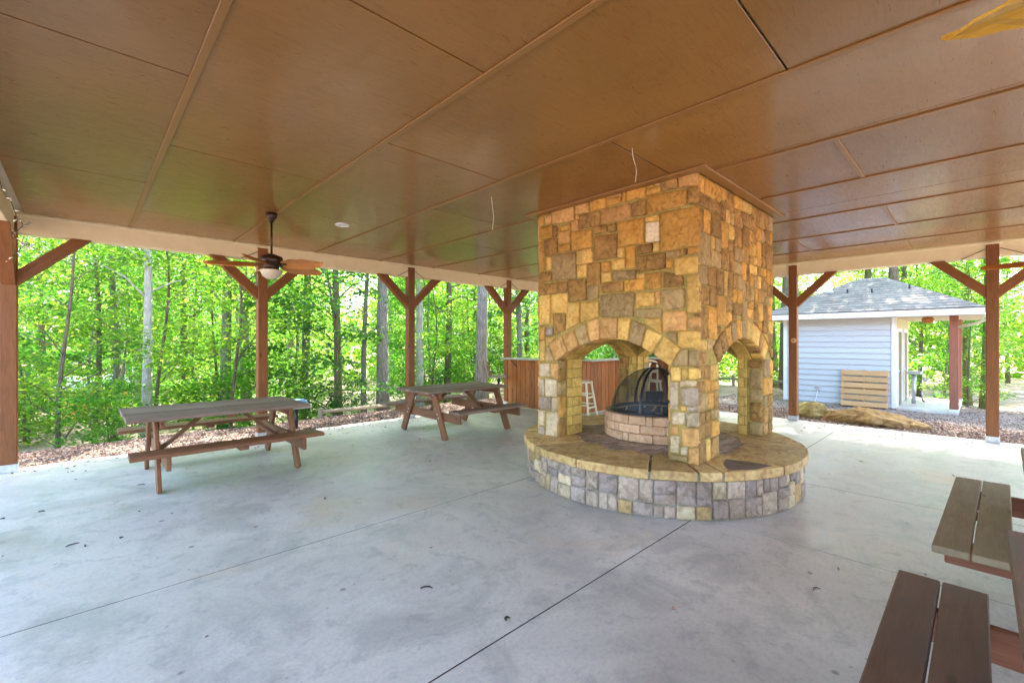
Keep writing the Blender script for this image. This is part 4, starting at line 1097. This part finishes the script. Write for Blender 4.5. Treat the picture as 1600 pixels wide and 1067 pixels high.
# electric box and cable
p = at_u(1278, 604, su0 - 0.02)
bxo('outlet_box', -0.03, 0.0, -0.06, 0.06, -0.07, 0.07, M['galv'], sh, 0.01).location += p - SL
MB().tube([p - SL + Vector((-0.03, 0.0, -0.07)), p - SL + Vector((-0.05, 0.02, -0.25)), p - SL + Vector((-0.05, 0.06, -0.45)), p - SL + Vector((-0.05, 0.10, -0.55))], 0.008, 6).build('cable', M['white'], sh, smooth=True)
# drinking fountain by the doors
df = thing('drinking_fountain', 'grey metal drinking fountain with pipes standing by the shed doors', 'fountain', (17.25, 1.30, GZ + 0.045))
bxo('basin', -0.22, 0.22, -0.18, 0.14, 0.84, 0.92, M['galv'], df, 0.02)
bxo('basin', -0.18, 0.18, -0.34, -0.19, 0.66, 0.73, M['galv'], df, 0.02)
MB().tube([(0, 0.0, 0), (0, 0.0, 0.84)], 0.05, 10).build('pedestal', M['galv'], df, smooth=True)
MB().tube([(0.12, -0.1, 0.92), (0.12, -0.1, 1.02), (0.05, -0.12, 1.02)], 0.014, 8).build('spout', M['galv'], df, smooth=True)
MB().tube([(0.0, -0.02, 0.25), (-0.10, -0.16, 0.25), (-0.12, -0.20, 0.10), (0.05, -0.22, 0.06)], 0.02, 8).build('hose', M['black'], df, smooth=True)
MB().lathe([(0, 0), (0.07, 0.01), (0.07, 0.03), (0, 0.04)], 10).build('valve', M['galv'], df, (-0.08, -0.16, 0.30), (R(90), 0, 0))
# pallet leaning on the siding
pl = thing('pallet', 'new pine shipping pallet leaning upright against the pale shed siding', 'pallet', (15.62, 2.22, GZ + 0.0), 0)
pl.rotation_euler = (0, R(6), 0)
for y in (-0.49, 0.0, 0.49): bxo('stringer', 0.02, 0.11, y - 0.02, y + 0.02, 0, 1.04, M['pallet'], pl, 0.003)
for i in range(6):
    z = 0.085 + i * 0.172
    board('slat', (0.009, -0.52, z), (0.009, 0.52, z + random.uniform(-.006, .006)), 0.135, 0.017, M['pallet'], pl, up=(1, 0, 0))
for z in (0.07, 0.52, 0.97): board('slat', (0.119, -0.52, z), (0.119, 0.52, z), 0.10, 0.017, M['pallet'], pl, up=(1, 0, 0))
# round plaque on post
pq = tag(MB().lathe([(0, 0), (0.045, 0.0), (0.05, 0.012), (0.03, 0.022), (0, 0.024)], 14).build('wooden_disc', M['pallet'], None, (U1 - PW - .001, 2.47, 1.54), (0, R(-90), 0)), 'small round tan wooden disc fixed to the post in front of the shed', 'ornament')

# ------------------------------------------------------------------ boulder
def rock(name, secs, mat, label, cat, seed):
    """secs: list of (centre xyz, half width, height)"""
    rg = random.Random(seed); n = 14; vs = []; fs = []
    for i, (c, w_, h_) in enumerate(secs):
        c = Vector(c); d = (Vector(secs[min(i + 1, len(secs) - 1)][0]) - Vector(secs[max(i - 1, 0)][0])).normalized(); s = Vector((-d.y, d.x, 0))
        for k in range(n):
            a = 2 * math.pi * k / n; cs, sn = math.cos(a), math.sin(a)
            r_ = 1 + rg.uniform(-0.17, 0.17)
            # flattish top, undercut sides
            vs.append(c + s * (w_ * cs * r_ * (0.8 if sn < -0.3 else 1)) + Vector((0, 0, h_ * (0.5 + 0.5 * max(-1, min(1, sn * 1.25))) * r_)))
    for i in range(len(secs) - 1):
        for k in range(n): fs.append((i * n + k, i * n + (k + 1) % n, (i + 1) * n + (k + 1) % n, (i + 1) * n + k))
    fs += [tuple(range(n))[::-1], tuple((len(secs) - 1) * n + k for k in range(n))]
    me = MB().add(vs, fs).mesh(name, mat)
    o_ = link(name, me); md = o_.modifiers.new('sub', 'SUBSURF'); md.levels = 2; md.render_levels = 2; md.subdivision_type = 'SIMPLE'; md.levels = 3; md.render_levels = 3; o_.data.shade_flat()
    tx = bpy.data.textures.new(name, 'VORONOI'); tx.noise_scale = 0.35; tx.distance_metric = 'MANHATTAN'
    dm = o_.modifiers.new('d', 'DISPLACE'); dm.texture = tx; dm.strength = 0.09; dm.texture_coords = 'LOCAL'
    return tag(o_, label, cat)
z0 = -0.15
rock('boulder', [((10.95, 2.25, z0), 0.14, 0.20), ((10.93, 2.0, z0), 0.24, 0.25), ((10.9, 1.65, z0), 0.27, 0.33), ((10.86, 1.35, z0), 0.30, 0.31), ((10.86, 1.05, z0), 0.26, 0.24), ((10.95, 0.80, z0 + .02), 0.17, 0.17), ((11.10, 0.58, z0 + .06), 0.06, 0.09)],
     M['boulder'], 'long low orange-brown boulder lying on the mulch in front of the pallet', 'boulder', 3)
rock('boulder', [((11.0, 2.75, z0), 0.08, 0.26), ((11.0, 2.6, z0), 0.20, 0.32), ((10.98, 2.38, z0), 0.26, 0.34), ((10.98, 2.2, z0), 0.2, 0.33), ((10.98, 2.08, z0), 0.08, 0.2)],
     M['boulder_moss'], 'mossy yellow-brown boulder just right of the post base by the shed', 'boulder', 4)

# ------------------------------------------------------------------ split rail fences
def rail_fence(pts, ztop, rails, label, loc):
    t_ = thing('rail_fence', label, 'fence', loc)
    L = Vector(loc)
    for i, p in enumerate(pts):
        g = gz(*p); MB().tube([Vector((p[0], p[1], g - 0.1)) - L, Vector((p[0], p[1], ztop + 0.08)) - L], 0.06, 8).build('post', M['rail'], t_)
        if i < len(pts) - 1:
            q = pts[i + 1]
            for z in rails:
                a = Vector((p[0], p[1], z)); b_ = Vector((q[0], q[1], z + random.uniform(-.03, .03))); m_ = (a + b_) / 2 + Vector((0, 0, random.uniform(-.03, .02)))
                MB().tube([a - L, m_ - L, b_ - L], [0.045, 0.055, 0.045], 7).build('rail', M['rail'], t_)
rail_fence([(4.15 + 2.3 * k, 11.0 + 0.15 * k) for k in range(5)], -0.16, (-0.18, -0.52), 'low split rail fence along the edge of the woods beyond the two picnic tables', (4.15, 11.0, -0.6))
rail_fence([(19.9 - 0.0 * k, 4.9 + 2.3 * k) for k in range(4)], 0.02, (-0.06, -0.42), 'weathered split rail fence beside the shed, seen past the chimney', (19.9, 4.9, -0.6))

# ------------------------------------------------------------------ small things at the wood's edge
gl = thing('pedestal_grill', 'small grey pedestal grill with bluish lid on the mulch behind the left table', 'grill', (2.76, 8.45, gz(2.76, 8.45)))
MB().tube([(0, 0, 0), (0, 0, 0.38)], 0.03, 8).build('pedestal', M['black'], gl, smooth=True)
bxo('tray', -0.22, 0.22, -0.16, 0.16, 0.38, 0.45, M['galv'], gl, 0.01)
bxo('lid', -0.20, 0.16, -0.14, 0.14, 0.452, 0.53, M['bluelid'], gl, 0.03)
yu, yv = at_d(146, 17.0); yz = gz(yu, yv)
yh = thing('play_house', 'small ochre-yellow playhouse with pale roof, half hidden in the woods at left', 'playhouse', (yu, yv, yz), R(20))
bxo('wall', -0.8, 0.8, -0.6, 0.6, 0.0, 1.15, M['yellowwall'], yh, 0.01)
MB().prism([(-0.95, -0.8, 1.15), (-0.95, 0, 1.6), (-0.95, 0.8, 1.15)], (1.9, 0, 0)).build('roof', M['white'], yh)
bxo('door', -0.25, 0.15, -0.625, -0.602, 0.0, 0.85, M['doorbrown'], yh, 0.005)
bxo('post', 1.0, 1.1, -0.6, -0.5, 0.0, 1.9, M['white'], yh, 0.005)
bxo('post', 0.98, 1.12, 0.3, 0.42, 0.0, 2.0, M['pallet'], yh, 0.005)

# ------------------------------------------------------------------ string lights on the corner post and cable stubs
sl = thing('string_lights', 'string of small clear bulbs looped round the top of the left corner post', 'string lights', (-0.5, 7.6, 2.7))
rsx = random.Random(9); pts = []
for i in range(26):
    s = i / 25; a_ = s * 9
    pts.append(Vector((-0.02 + 0.10 * math.cos(a_) , -0.25 + s * 0.12 + 0.13 * math.sin(a_ * 0.8), 0.14 - 0.36 * s + 0.05 * math.sin(a_ * 2))))
pts2 = [Vector((0.02, -2.6 + 0.3 * i, 0.10 + 0.035 * math.sin(i * 1.9))) for i in range(9)]
MB().tube(pts2 + pts, 0.004, 5).build('cable', M['green_wire'], sl, smooth=True)
for p in (pts2 + pts)[1::1]:
    dd = Vector((rsx.uniform(-1, 1), rsx.uniform(-1, 1), rsx.uniform(-1, .3))).normalized() * 0.045
    MB().tube([p, p + dd * 0.5, p + dd], [0.005, 0.009, 0.003], 6).build('bulb', M['bulb'], sl, smooth=True)
def stub(p0, p1, label):
    p0 = Vector(p0); p1 = Vector(p1); mid = (p0 + p1) / 2 + Vector((0, 0, 0.0))
    tag(MB().tube([p0, mid, p1], 0.005, 5).build('cable', M['green_wire']), label, 'cable', 'thin cables stapled beside the post tops')
zc = 2.86
for u, side in ((2.05, 'the post behind the ceiling fan'), (4.72, 'the middle left post'), (7.39, 'the post at the plank bar')):
    stub((u - 0.075, V1 - .06, zc + 0.06), (u - 0.30, V1 - 0.05, BB - 0.01), 'thin dark cable slanting down left of ' + side)
    stub((u + 0.075, V1 - .06, zc + 0.06), (u + 0.30, V1 - 0.05, BB - 0.01), 'thin dark cable slanting down right of ' + side)
stub((U1 - .06, -0.14 + 0.075, zc + 0.06), (U1 - .05, 0.2, BB - 0.01), 'thin dark cable slanting down left of the far right post')
stub((U1 - .06, -0.14 - 0.075, zc + 0.06), (U1 - .05, -0.48, BB - 0.01), 'thin dark cable slanting down right of the far right post')

# ------------------------------------------------------------------ twigs and litter on the floor
def twig(px, py, ln, ang, r_, label, bend=0.02):
    p = at(px, py, r_ * 0.9); d = Vector((math.cos(ang), math.sin(ang), 0)); s = Vector((-d.y, d.x, 0))
    pts = [(0, 0, 0)] + [tuple(d * ln * k / 4 + s * bend * math.sin(math.pi * k / 4) + Vector((0, 0, 0.002 * (k % 2)))) for k in range(1, 5)]
    tag(MB().tube(pts, [r_ * 0.7, r_, r_ * 0.9, r_, r_ * 0.5], 7).build('twig', M['twig'], None, p), label, 'twig', 'fallen twigs on the concrete floor')
cr = R(-43.8)
twig(657, 917, 0.075, cr + R(2), 0.0045, 'thin broken twig on the floor between the two foreground joints')
twig(791, 967, 0.032, cr + R(50), 0.006, 'stubby dark twig just left of the diagonal floor joint')
twig(1271, 919, 0.05, cr + R(8), 0.003, 'thin dark twig on the floor left of the dark bench')
twig(103, 852, 0.075, cr + R(60), 0.004, 'bent dark twig on the floor at the far left', 0.012)
twig(188, 839, 0.02, cr + R(70), 0.004, 'tiny dark twig piece right of the bent twig')
twig(60, 798, 0.04, cr + R(30), 0.004, 'short twig on the left of the floor near the frame edge')
twig(215, 756, 0.07, cr + R(10), 0.004, 'twig lying by the near leg of the left table')
twig(0, 809, 0.03, cr, 0.004, 'twig at the very left frame edge')
lf = MB().add([(0, 0, 0), (0.03, -0.018, 0.008), (0.065, 0, 0.002), (0.03, 0.018, 0.008)], [(0, 1, 2), (0, 2, 3)])
for (px, py, lab) in ((328, 706, 'yellow-green fallen leaf under the left table'), (958, 877, 'small green leaf scrap beside the diagonal floor joint'), (1341, 719, 'small pale leaf on the floor right of the hearth')):
    q = at(px, py, 0.003); o_ = lf.build('fallen_leaf', M['leaf_dry'], None, q, (0, 0, random.random() * 6)); tag(o_, lab, 'leaf')
    if px == 958: o_.scale = (0.4, 0.4, 0.4)

# ------------------------------------------------------------------ mulch chips (stuff)
def scatter_quads(name, P, size, mat, tilt=0.6, asp=0.45, seed=1, thick=False):
    rg = np.random.default_rng(seed); N = len(P)
    nrm = np.stack([rg.normal(0, tilt, N), rg.normal(0, tilt, N), np.ones(N)], 1); nrm /= np.linalg.norm(nrm, axis=1)[:, None]
    a = rg.uniform(0, 2 * np.pi, N); d = np.stack([np.cos(a), np.sin(a), np.zeros(N)], 1)
    d -= nrm * (d * nrm).sum(1)[:, None]; d /= np.linalg.norm(d, axis=1)[:, None]; s = np.cross(nrm, d)
    L = rg.uniform(0.6, 1.3, N)[:, None] * size * 0.5; W = L * asp * rg.uniform(0.6, 1.3, N)[:, None]
    fold = nrm * L * 0.25
    V = np.stack([P - d * L, P - s * W + fold - d * L * 0.1, P + d * L, P + s * W + fold - d * L * 0.1], 1).reshape(-1, 3)
    me = bpy.data.meshes.new(name)
    me.vertices.add(4 * N); me.vertices.foreach_set('co', V.ravel().astype(np.float32))
    idx = (np.arange(N)[:, None] * 4 + np.array([[0, 1, 2, 0, 2, 3]])).ravel()
    me.loops.add(6 * N); me.loops.foreach_set('vertex_index', idx.astype(np.int32))
    me.polygons.add(2 * N); me.polygons.foreach_set('loop_start', np.arange(0, 6 * N, 3, dtype=np.int32))
    me.update(calc_edges=True); me.materials.append(mat); return me
rg = np.random.default_rng(3)
pts = []
for (a0, a1, b0, b1, n) in ((-3, 10, 8.0, 9.6, 26000), (10.04, 13.0, -3, 6, 26000), (13.0, 20, -3.5, 6, 16000), (3, 12, 9.6, 12.5, 7000)):
    x = rg.uniform(a0, a1, n); y = rg.uniform(b0, b1, n)
    for i in range(n):
        if 15.8 < x[i] < 19.3 and 0.36 < y[i] < 4.25: continue
        pts.append((x[i], y[i], gz(x[i], y[i]) + rg.uniform(0.002, 0.02)))
for i in range(520):
    k = rg.random(); e = abs(rg.normal(0, 0.45))
    if k < 0.5: pts.append((rg.uniform(-0.6, 10), 7.97 - e, 0.003))
    elif k < 0.9: pts.append((10.0 - e, rg.uniform(-2, 7.8), 0.003))
    else: pts.append((rg.uniform(-0.5, 9.8), rg.uniform(0, 7.8), 0.003))
tag(link('mulch', scatter_quads('mulch', np.array(pts), 0.05, M['chips'], 0.5, 0.4, 5)), 'bark mulch chips round the slab', 'mulch', None, 'stuff')

# ------------------------------------------------------------------ woods
def clusters(seed, n, z0, z1, r0, r1, lean=0.0):
    rg = np.random.default_rng(seed); out = []
    for i in range(n):
        s = (i + rg.random()) / n; z = z0 + (z1 - z0) * s
        w_ = math.sin(math.pi * min(1, 0.12 + 0.86 * s)) ** 0.6
        r_ = r1 * w_ * math.sqrt(rg.uniform(0.08, 1)); a = rg.uniform(0, 2 * math.pi)
        out.append((r_ * math.cos(a), r_ * math.sin(a), z, rg.uniform(r0 * 0.7, r0 * 1.3)))
    return out
def crown_mesh(name, seed, cl_, per, size, mat, flat=0.28):
    rg = np.random.default_rng(seed + 100); P = []
    for x, y, z, r_ in cl_:
        n = int(per * r_ * r_ * 1.6) + 8
        a = rg.uniform(0, 2 * np.pi, n); rr_ = r_ * np.sqrt(rg.uniform(0, 1, n))
        dz = rg.normal(0, flat * r_ * 0.5, n) - 0.25 * rr_ ** 2 / max(r_, .1)
        P.append(np.stack([x + rr_ * np.cos(a), y + rr_ * np.sin(a), z + dz], 1))
    return scatter_quads(name, np.concatenate(P), size, mat, 0.55, 0.62, seed)
def trunk_mesh(name, seed, h, r_, cl_, mat, wob=0.06, lean=(0, 0), nb=14):
    rg = random.Random(seed); mb = MB(); pts = []; n = 9
    ph = rg.uniform(0, 6)
    def axisp(z):
        s = z / h; return Vector((lean[0] * s + wob * math.sin(ph + s * 5) * s, lean[1] * s + wob * math.cos(ph * 1.3 + s * 4) * s, z))
    for i in range(n + 1):
        z = -0.4 + (h + 0.4) * i / n; pts.append(axisp(max(z, 0)) + Vector((0, 0, min(z, 0))))
    rad = [r_ * (1.25 if i == 0 else (1 - 0.78 * i / n)) for i in range(n + 1)]
    mb.tube(pts, rad, 9)
    cs = sorted(cl_, key=lambda c: c[2])
    for c in cs[::max(1, len(cs) // nb)]:
        zb = max(0.3, c[2] - rg.uniform(0.5, 1.1)); zb = min(zb, h * 0.97)
        b0 = axisp(zb); e = Vector(c[:3]); m_ = (b0 + e) / 2 + Vector((rg.uniform(-.12, .12), rg.uniform(-.12, .12), rg.uniform(0.0, .18)))
        rb_ = max(0.006, r_ * (1 - 0.75 * zb / h) * 0.36)
        mb.tube([b0, m_, e], [rb_, rb_ * 0.6, rb_ * 0.2], 5, False)
    return mb.mesh(name, mat, True, fix=False)
protos = {}
def proto(kind, seed, h, r_, z0, z1, rc, rspread, nc, per, size, leaf, barkm, wob=0.06, lean=(0, 0), flat=0.28):
    cl_ = clusters(seed, nc, z0, z1, rc, rspread)
    protos.setdefault(kind, []).append((trunk_mesh('trunk', seed, h, r_, cl_, M[barkm], wob, lean), crown_mesh('crown', seed, cl_, per, size, M[leaf], flat)))
# understory maples: leaf sprays from knee height up
for s in range(4): proto('maple_sapling', 10 + s, 5.8, 0.05, 0.5, 6.0, 0.62, 1.9, 34, 210, 0.125, 'leaf_a', 'bark_grey', 0.25)
for s in range(3): proto('beech_sapling', 20 + s, 6.2, 0.045, 0.6, 6.6, 0.60, 2.0, 34, 230, 0.105, 'leaf_b', 'bark_brown', 0.3)
for s in range(2): proto('oak_sapling', 30 + s, 5.5, 0.06, 0.4, 5.8, 0.66, 1.9, 30, 200, 0.135, 'leaf_c', 'bark_brown', 0.2)
# tall trees: bare trunk through the view, high thin canopy
for s, b_ in enumerate(('bark_grey', 'bark_grey', 'bark_brown', 'bark_moss')): proto('tall_tree', 40 + s, 15.0, 0.16, 4.2, 15.5, 1.0, 3.0, 26, 46, 0.17, 'leaf_a' if s % 2 else 'leaf_c', b_, 0.35)
proto('pale_tree', 50, 13.0, 0.15, 5.2, 13.5, 0.9, 2.4, 18, 46, 0.16, 'leaf_b', 'bark_pale', 0.12)
# low shrubs
for s in range(3): proto('shrub', 60 + s, 1.1, 0.015, 0.15, 1.5, 0.42, 0.75, 16, 330, 0.085, ('leaf_b', 'leaf_a', 'leaf_b')[s], 'bark_brown', 0.05)
# far trees: leaves from low to high, larger clumps
for s in range(2): proto('canopy_tree', 80 + s, 16.0, 0.2, 8.0, 17.0, 1.25, 4.6, 46, 75, 0.17, 'leaf_a', 'bark_brown', 0.3)
for s in range(3): proto('far_tree', 70 + s, 11.0, 0.12, 1.2, 12.0, 1.05, 3.1, 46, 95, 0.19, ('leaf_b', 'leaf_a', 'leaf_b')[s], 'bark_brown', 0.3)

def place(u, v):
    X = u * SU - v * CU; Z = u * CU + v * SU
    px = 800 + 700 * X / max(Z, .1)
    return px
ZONES = [(0, 'outside the left frame edge'), (200, 'right of the left corner post'), (400, 'left of the fan'), (640, 'between second and middle posts'), (790, 'left of the plank bar'),
         (1205, 'behind the chimney'), (1420, 'behind the shed roof'), (1545, 'right of the shed porch'), (1600, 'at the right edge'), (9e9, 'outside the right frame edge')]
words = {'maple_sapling': 'green maple saplings', 'beech_sapling': 'yellow-green beech saplings', 'oak_sapling': 'dark green young oaks', 'tall_tree': 'tall bare-trunked trees',
         'pale_tree': 'pale-trunked trees', 'shrub': 'low shrubs', 'far_tree': 'full leafy trees', 'canopy_tree': 'big high-crowned trees'}
cats = {'maple_sapling': 'tree', 'beech_sapling': 'tree', 'oak_sapling': 'tree', 'tall_tree': 'tree', 'pale_tree': 'tree', 'shrub': 'shrub', 'far_tree': 'tree', 'canopy_tree': 'tree'}
planted = []
def plant(kind, u, v, scale=1.0, rz=None, idx=None, label=None, tilt=(0, 0), rs_=random.Random(77)):
    P = protos[kind]; tm, cm = P[(idx if idx is not None else rs_.randrange(len(P)))]
    o_ = thing(kind, label, cats[kind], (u, v, gz(u, v)), 0, None)
    if not label: planted.append((kind, u, v, o_))
    o_.rotation_euler = (tilt[0], tilt[1], rz if rz is not None else rs_.uniform(0, 6.28)); o_.scale = (scale,) * 3
    link('trunk' if kind != 'shrub' else 'stem', tm, o_); link('crown' if kind != 'shrub' else 'foliage', cm, o_)
    return o_
ORD = ['leftmost', 'second from left', 'third from left', 'fourth from left', 'fifth from left', 'sixth from left', 'seventh from left', 'eighth from left', 'ninth from left', 'tenth from left', 'eleventh from left', 'twelfth from left', 'thirteenth from left', 'fourteenth from left', 'fifteenth from left', 'sixteenth from left', 'seventeenth from left', 'eighteenth from left', 'nineteenth from left', 'twentieth from left']
def label_trees():
    groups = {}
    for k, u, v, o_ in planted:
        px = place(u, v); zi = next(i for i, z in enumerate(ZONES) if px < z[0]); d = math.hypot(u, v)
        band = 'nearest' if d < 15 else 'nearer' if d < 20 else 'middle-distance' if d < 27 else 'farther' if d < 36 else 'farthest'
        groups.setdefault((k, zi, band), []).append((px, o_))
    for (k, zi, band), L in groups.items():
        L.sort(key=lambda q: q[0])
        base = 'the %s %s %s' % (band, words[k], ZONES[zi][1])
        for i, (px, o_) in enumerate(L):
            if len(L) == 1: o_['label'] = 'the only one of ' + base
            else:
                o_['label'] = (ORD[i] if i < len(ORD) else 'far right') + ' of ' + base
            o_['group'] = words[k] + ' in the woods'
def sees(u, v, m_=58):
    X = u * SU - v * CU; Z = u * CU + v * SU
    return Z > 0 and abs(math.degrees(math.atan2(X, Z))) < m_
def free(u, v, pad=0.0):
    if v < 9.6 + pad and u < 14.2 + pad: return False
    if 13.2 - pad < u < 21.0 + pad and -1.6 - pad < v < 5.8 + pad: return False
    if u < 19 and v < 8.8 : return u > 14.5 and v > 7.5
    if v < 2 and u < 18.2: return False
    return True
rt = random.Random(12)
def field(kinds, spacing, d0, d1, sc, pad=0.4, jit=0.45, m_=58):
    n = int(2 * d1 / spacing); c = 0
    for i in range(-n, n):
        for j in range(-n, n):
            u = (i + rt.uniform(-jit, jit)) * spacing; v = (j + rt.uniform(-jit, jit)) * spacing
            d = math.hypot(u, v)
            if 'shrub' in kinds and 3.0 < u < 12 and v < 12.8: continue
            if d0 < d < d1 and sees(u, v, m_) and free(u, v, pad):
                plant(rt.choice(kinds), u, v, rt.uniform(*sc)); c += 1
    return c
# trees traced one by one: (px, distance Z, kind, idx, scale, tiltx, tilty, label)
for px, Z, kind, idx, sc__, lab in (
    (229, 9.9, 'pale_tree', 0, 0.72, 'slim tree with pale grey-white trunk rising behind the left end of the first table'),
    (38, 12.0, 'beech_sapling', 0, 1.0, 'thin pale leaning sapling just right of the left corner post'),
    (150, 12.5, 'tall_tree', 2, 0.5, 'thin dark-stemmed tree left of the pale trunk'),
    (183, 13.5, 'tall_tree', 0, 0.75, 'dark curving trunk between the corner post and pale trunk'),
    (292, 15.5, 'tall_tree', 2, 0.85, 'straight dark trunk right of the pale trunk'),
    (351, 13.5, 'tall_tree', 0, 1.0, 'brown trunk left of the post carrying the fan'),
    (372, 16.5, 'pale_tree', 0, 0.8, 'slender pale trunk close to the fan post'),
    (385, 14.0, 'tall_tree', 1, 1.0, 'dark rough trunk touching the fan post'),
    (475, 14.0, 'tall_tree', 2, 0.9, 'leaning brown trunk right of the fan post'),
    (528, 12.5, 'tall_tree', 3, 0.75, 'mossy trunk at the start of the rail fence'),
    (569, 13.5, 'tall_tree', 1, 0.6, 'thin grey trunk behind the rail fence'),
    (599, 13.0, 'tall_tree', 0, 1.15, 'stout brown trunk at the rail fence left of the middle post'),
    (656, 15.0, 'pale_tree', 0, 0.95, 'grey-white trunk right of the middle post'),
    (698, 16.0, 'tall_tree', 2, 0.85, 'dark slim trunk above the second picnic table'),
    (751, 13.5, 'tall_tree', 1, 1.2, 'large dark straight trunk behind the swivel chair'),
    (812, 17.0, 'tall_tree', 1, 0.8, 'thin dark trunk above the plank bar'),
    (826, 20.0, 'tall_tree', 2, 0.8, 'second thin trunk above the plank bar, nearer the chimney'),
    (1395, 17.1, 'canopy_tree', 0, 1.05, 'thick dark trunk rising behind the peak of the shed roof'),
    (1512, 21.0, 'tall_tree', 3, 1.0, 'mossy trunk right behind the rear porch post'),
    (1538, 18.8, 'tall_tree', 3, 1.0, 'vine-covered trunk beside the far right pavilion post'),
    (1436, 24.0, 'tall_tree', 2, 0.7, 'thin trunk seen between shed doors and porch posts'),
):
    u, v = at_d(px, Z); plant(kind, u, v, sc__, rt.uniform(0, 6.28), idx, lab)
for u, v in ((21.0, 5.6), (23.5, 9.5), (25.5, 3.5), (20.8, 9.8), (16.5, 9.0), (26.0, -2.0), (22.0, -3.4), (28.0, 8.0)):
    plant('canopy_tree', u, v, rt.uniform(0.95, 1.15))
nA = field(['maple_sapling', 'beech_sapling', 'oak_sapling', 'maple_sapling', 'beech_sapling'], 2.9, 11.5, 22, (0.75, 1.15), 0.9)
nB = field(['maple_sapling', 'beech_sapling', 'tall_tree', 'far_tree', 'beech_sapling'], 4.0, 21, 34, (0.9, 1.3), 0.5)
nC = field(['far_tree'], 6.6, 33, 56, (1.0, 1.5), 0.5, 0.4, 56)
nD = field(['shrub', 'shrub'], 2.3, 10.5, 20, (0.6, 1.3), -0.2)
label_trees()
print('trees', nA, nB, nC, nD)
# woods far beyond, one mass
rgf = np.random.default_rng(31); P = []
N = 26000
ang = rgf.uniform(R(46.2 - 62), R(46.2 + 62), N); rad = rgf.uniform(56, 72, N); z = rgf.uniform(-5, 8, N) + 2.5 * np.sin(ang * 21) + 1.5 * np.sin(ang * 47)
tag(link('distant_woods', scatter_quads('distant_woods', np.stack([rad * np.cos(ang), rad * np.sin(ang), z], 1), 0.9, M['leaf_b'], 1.2, 0.7, 8)), 'mass of distant treetops closing the view', 'woods', None, 'stuff')
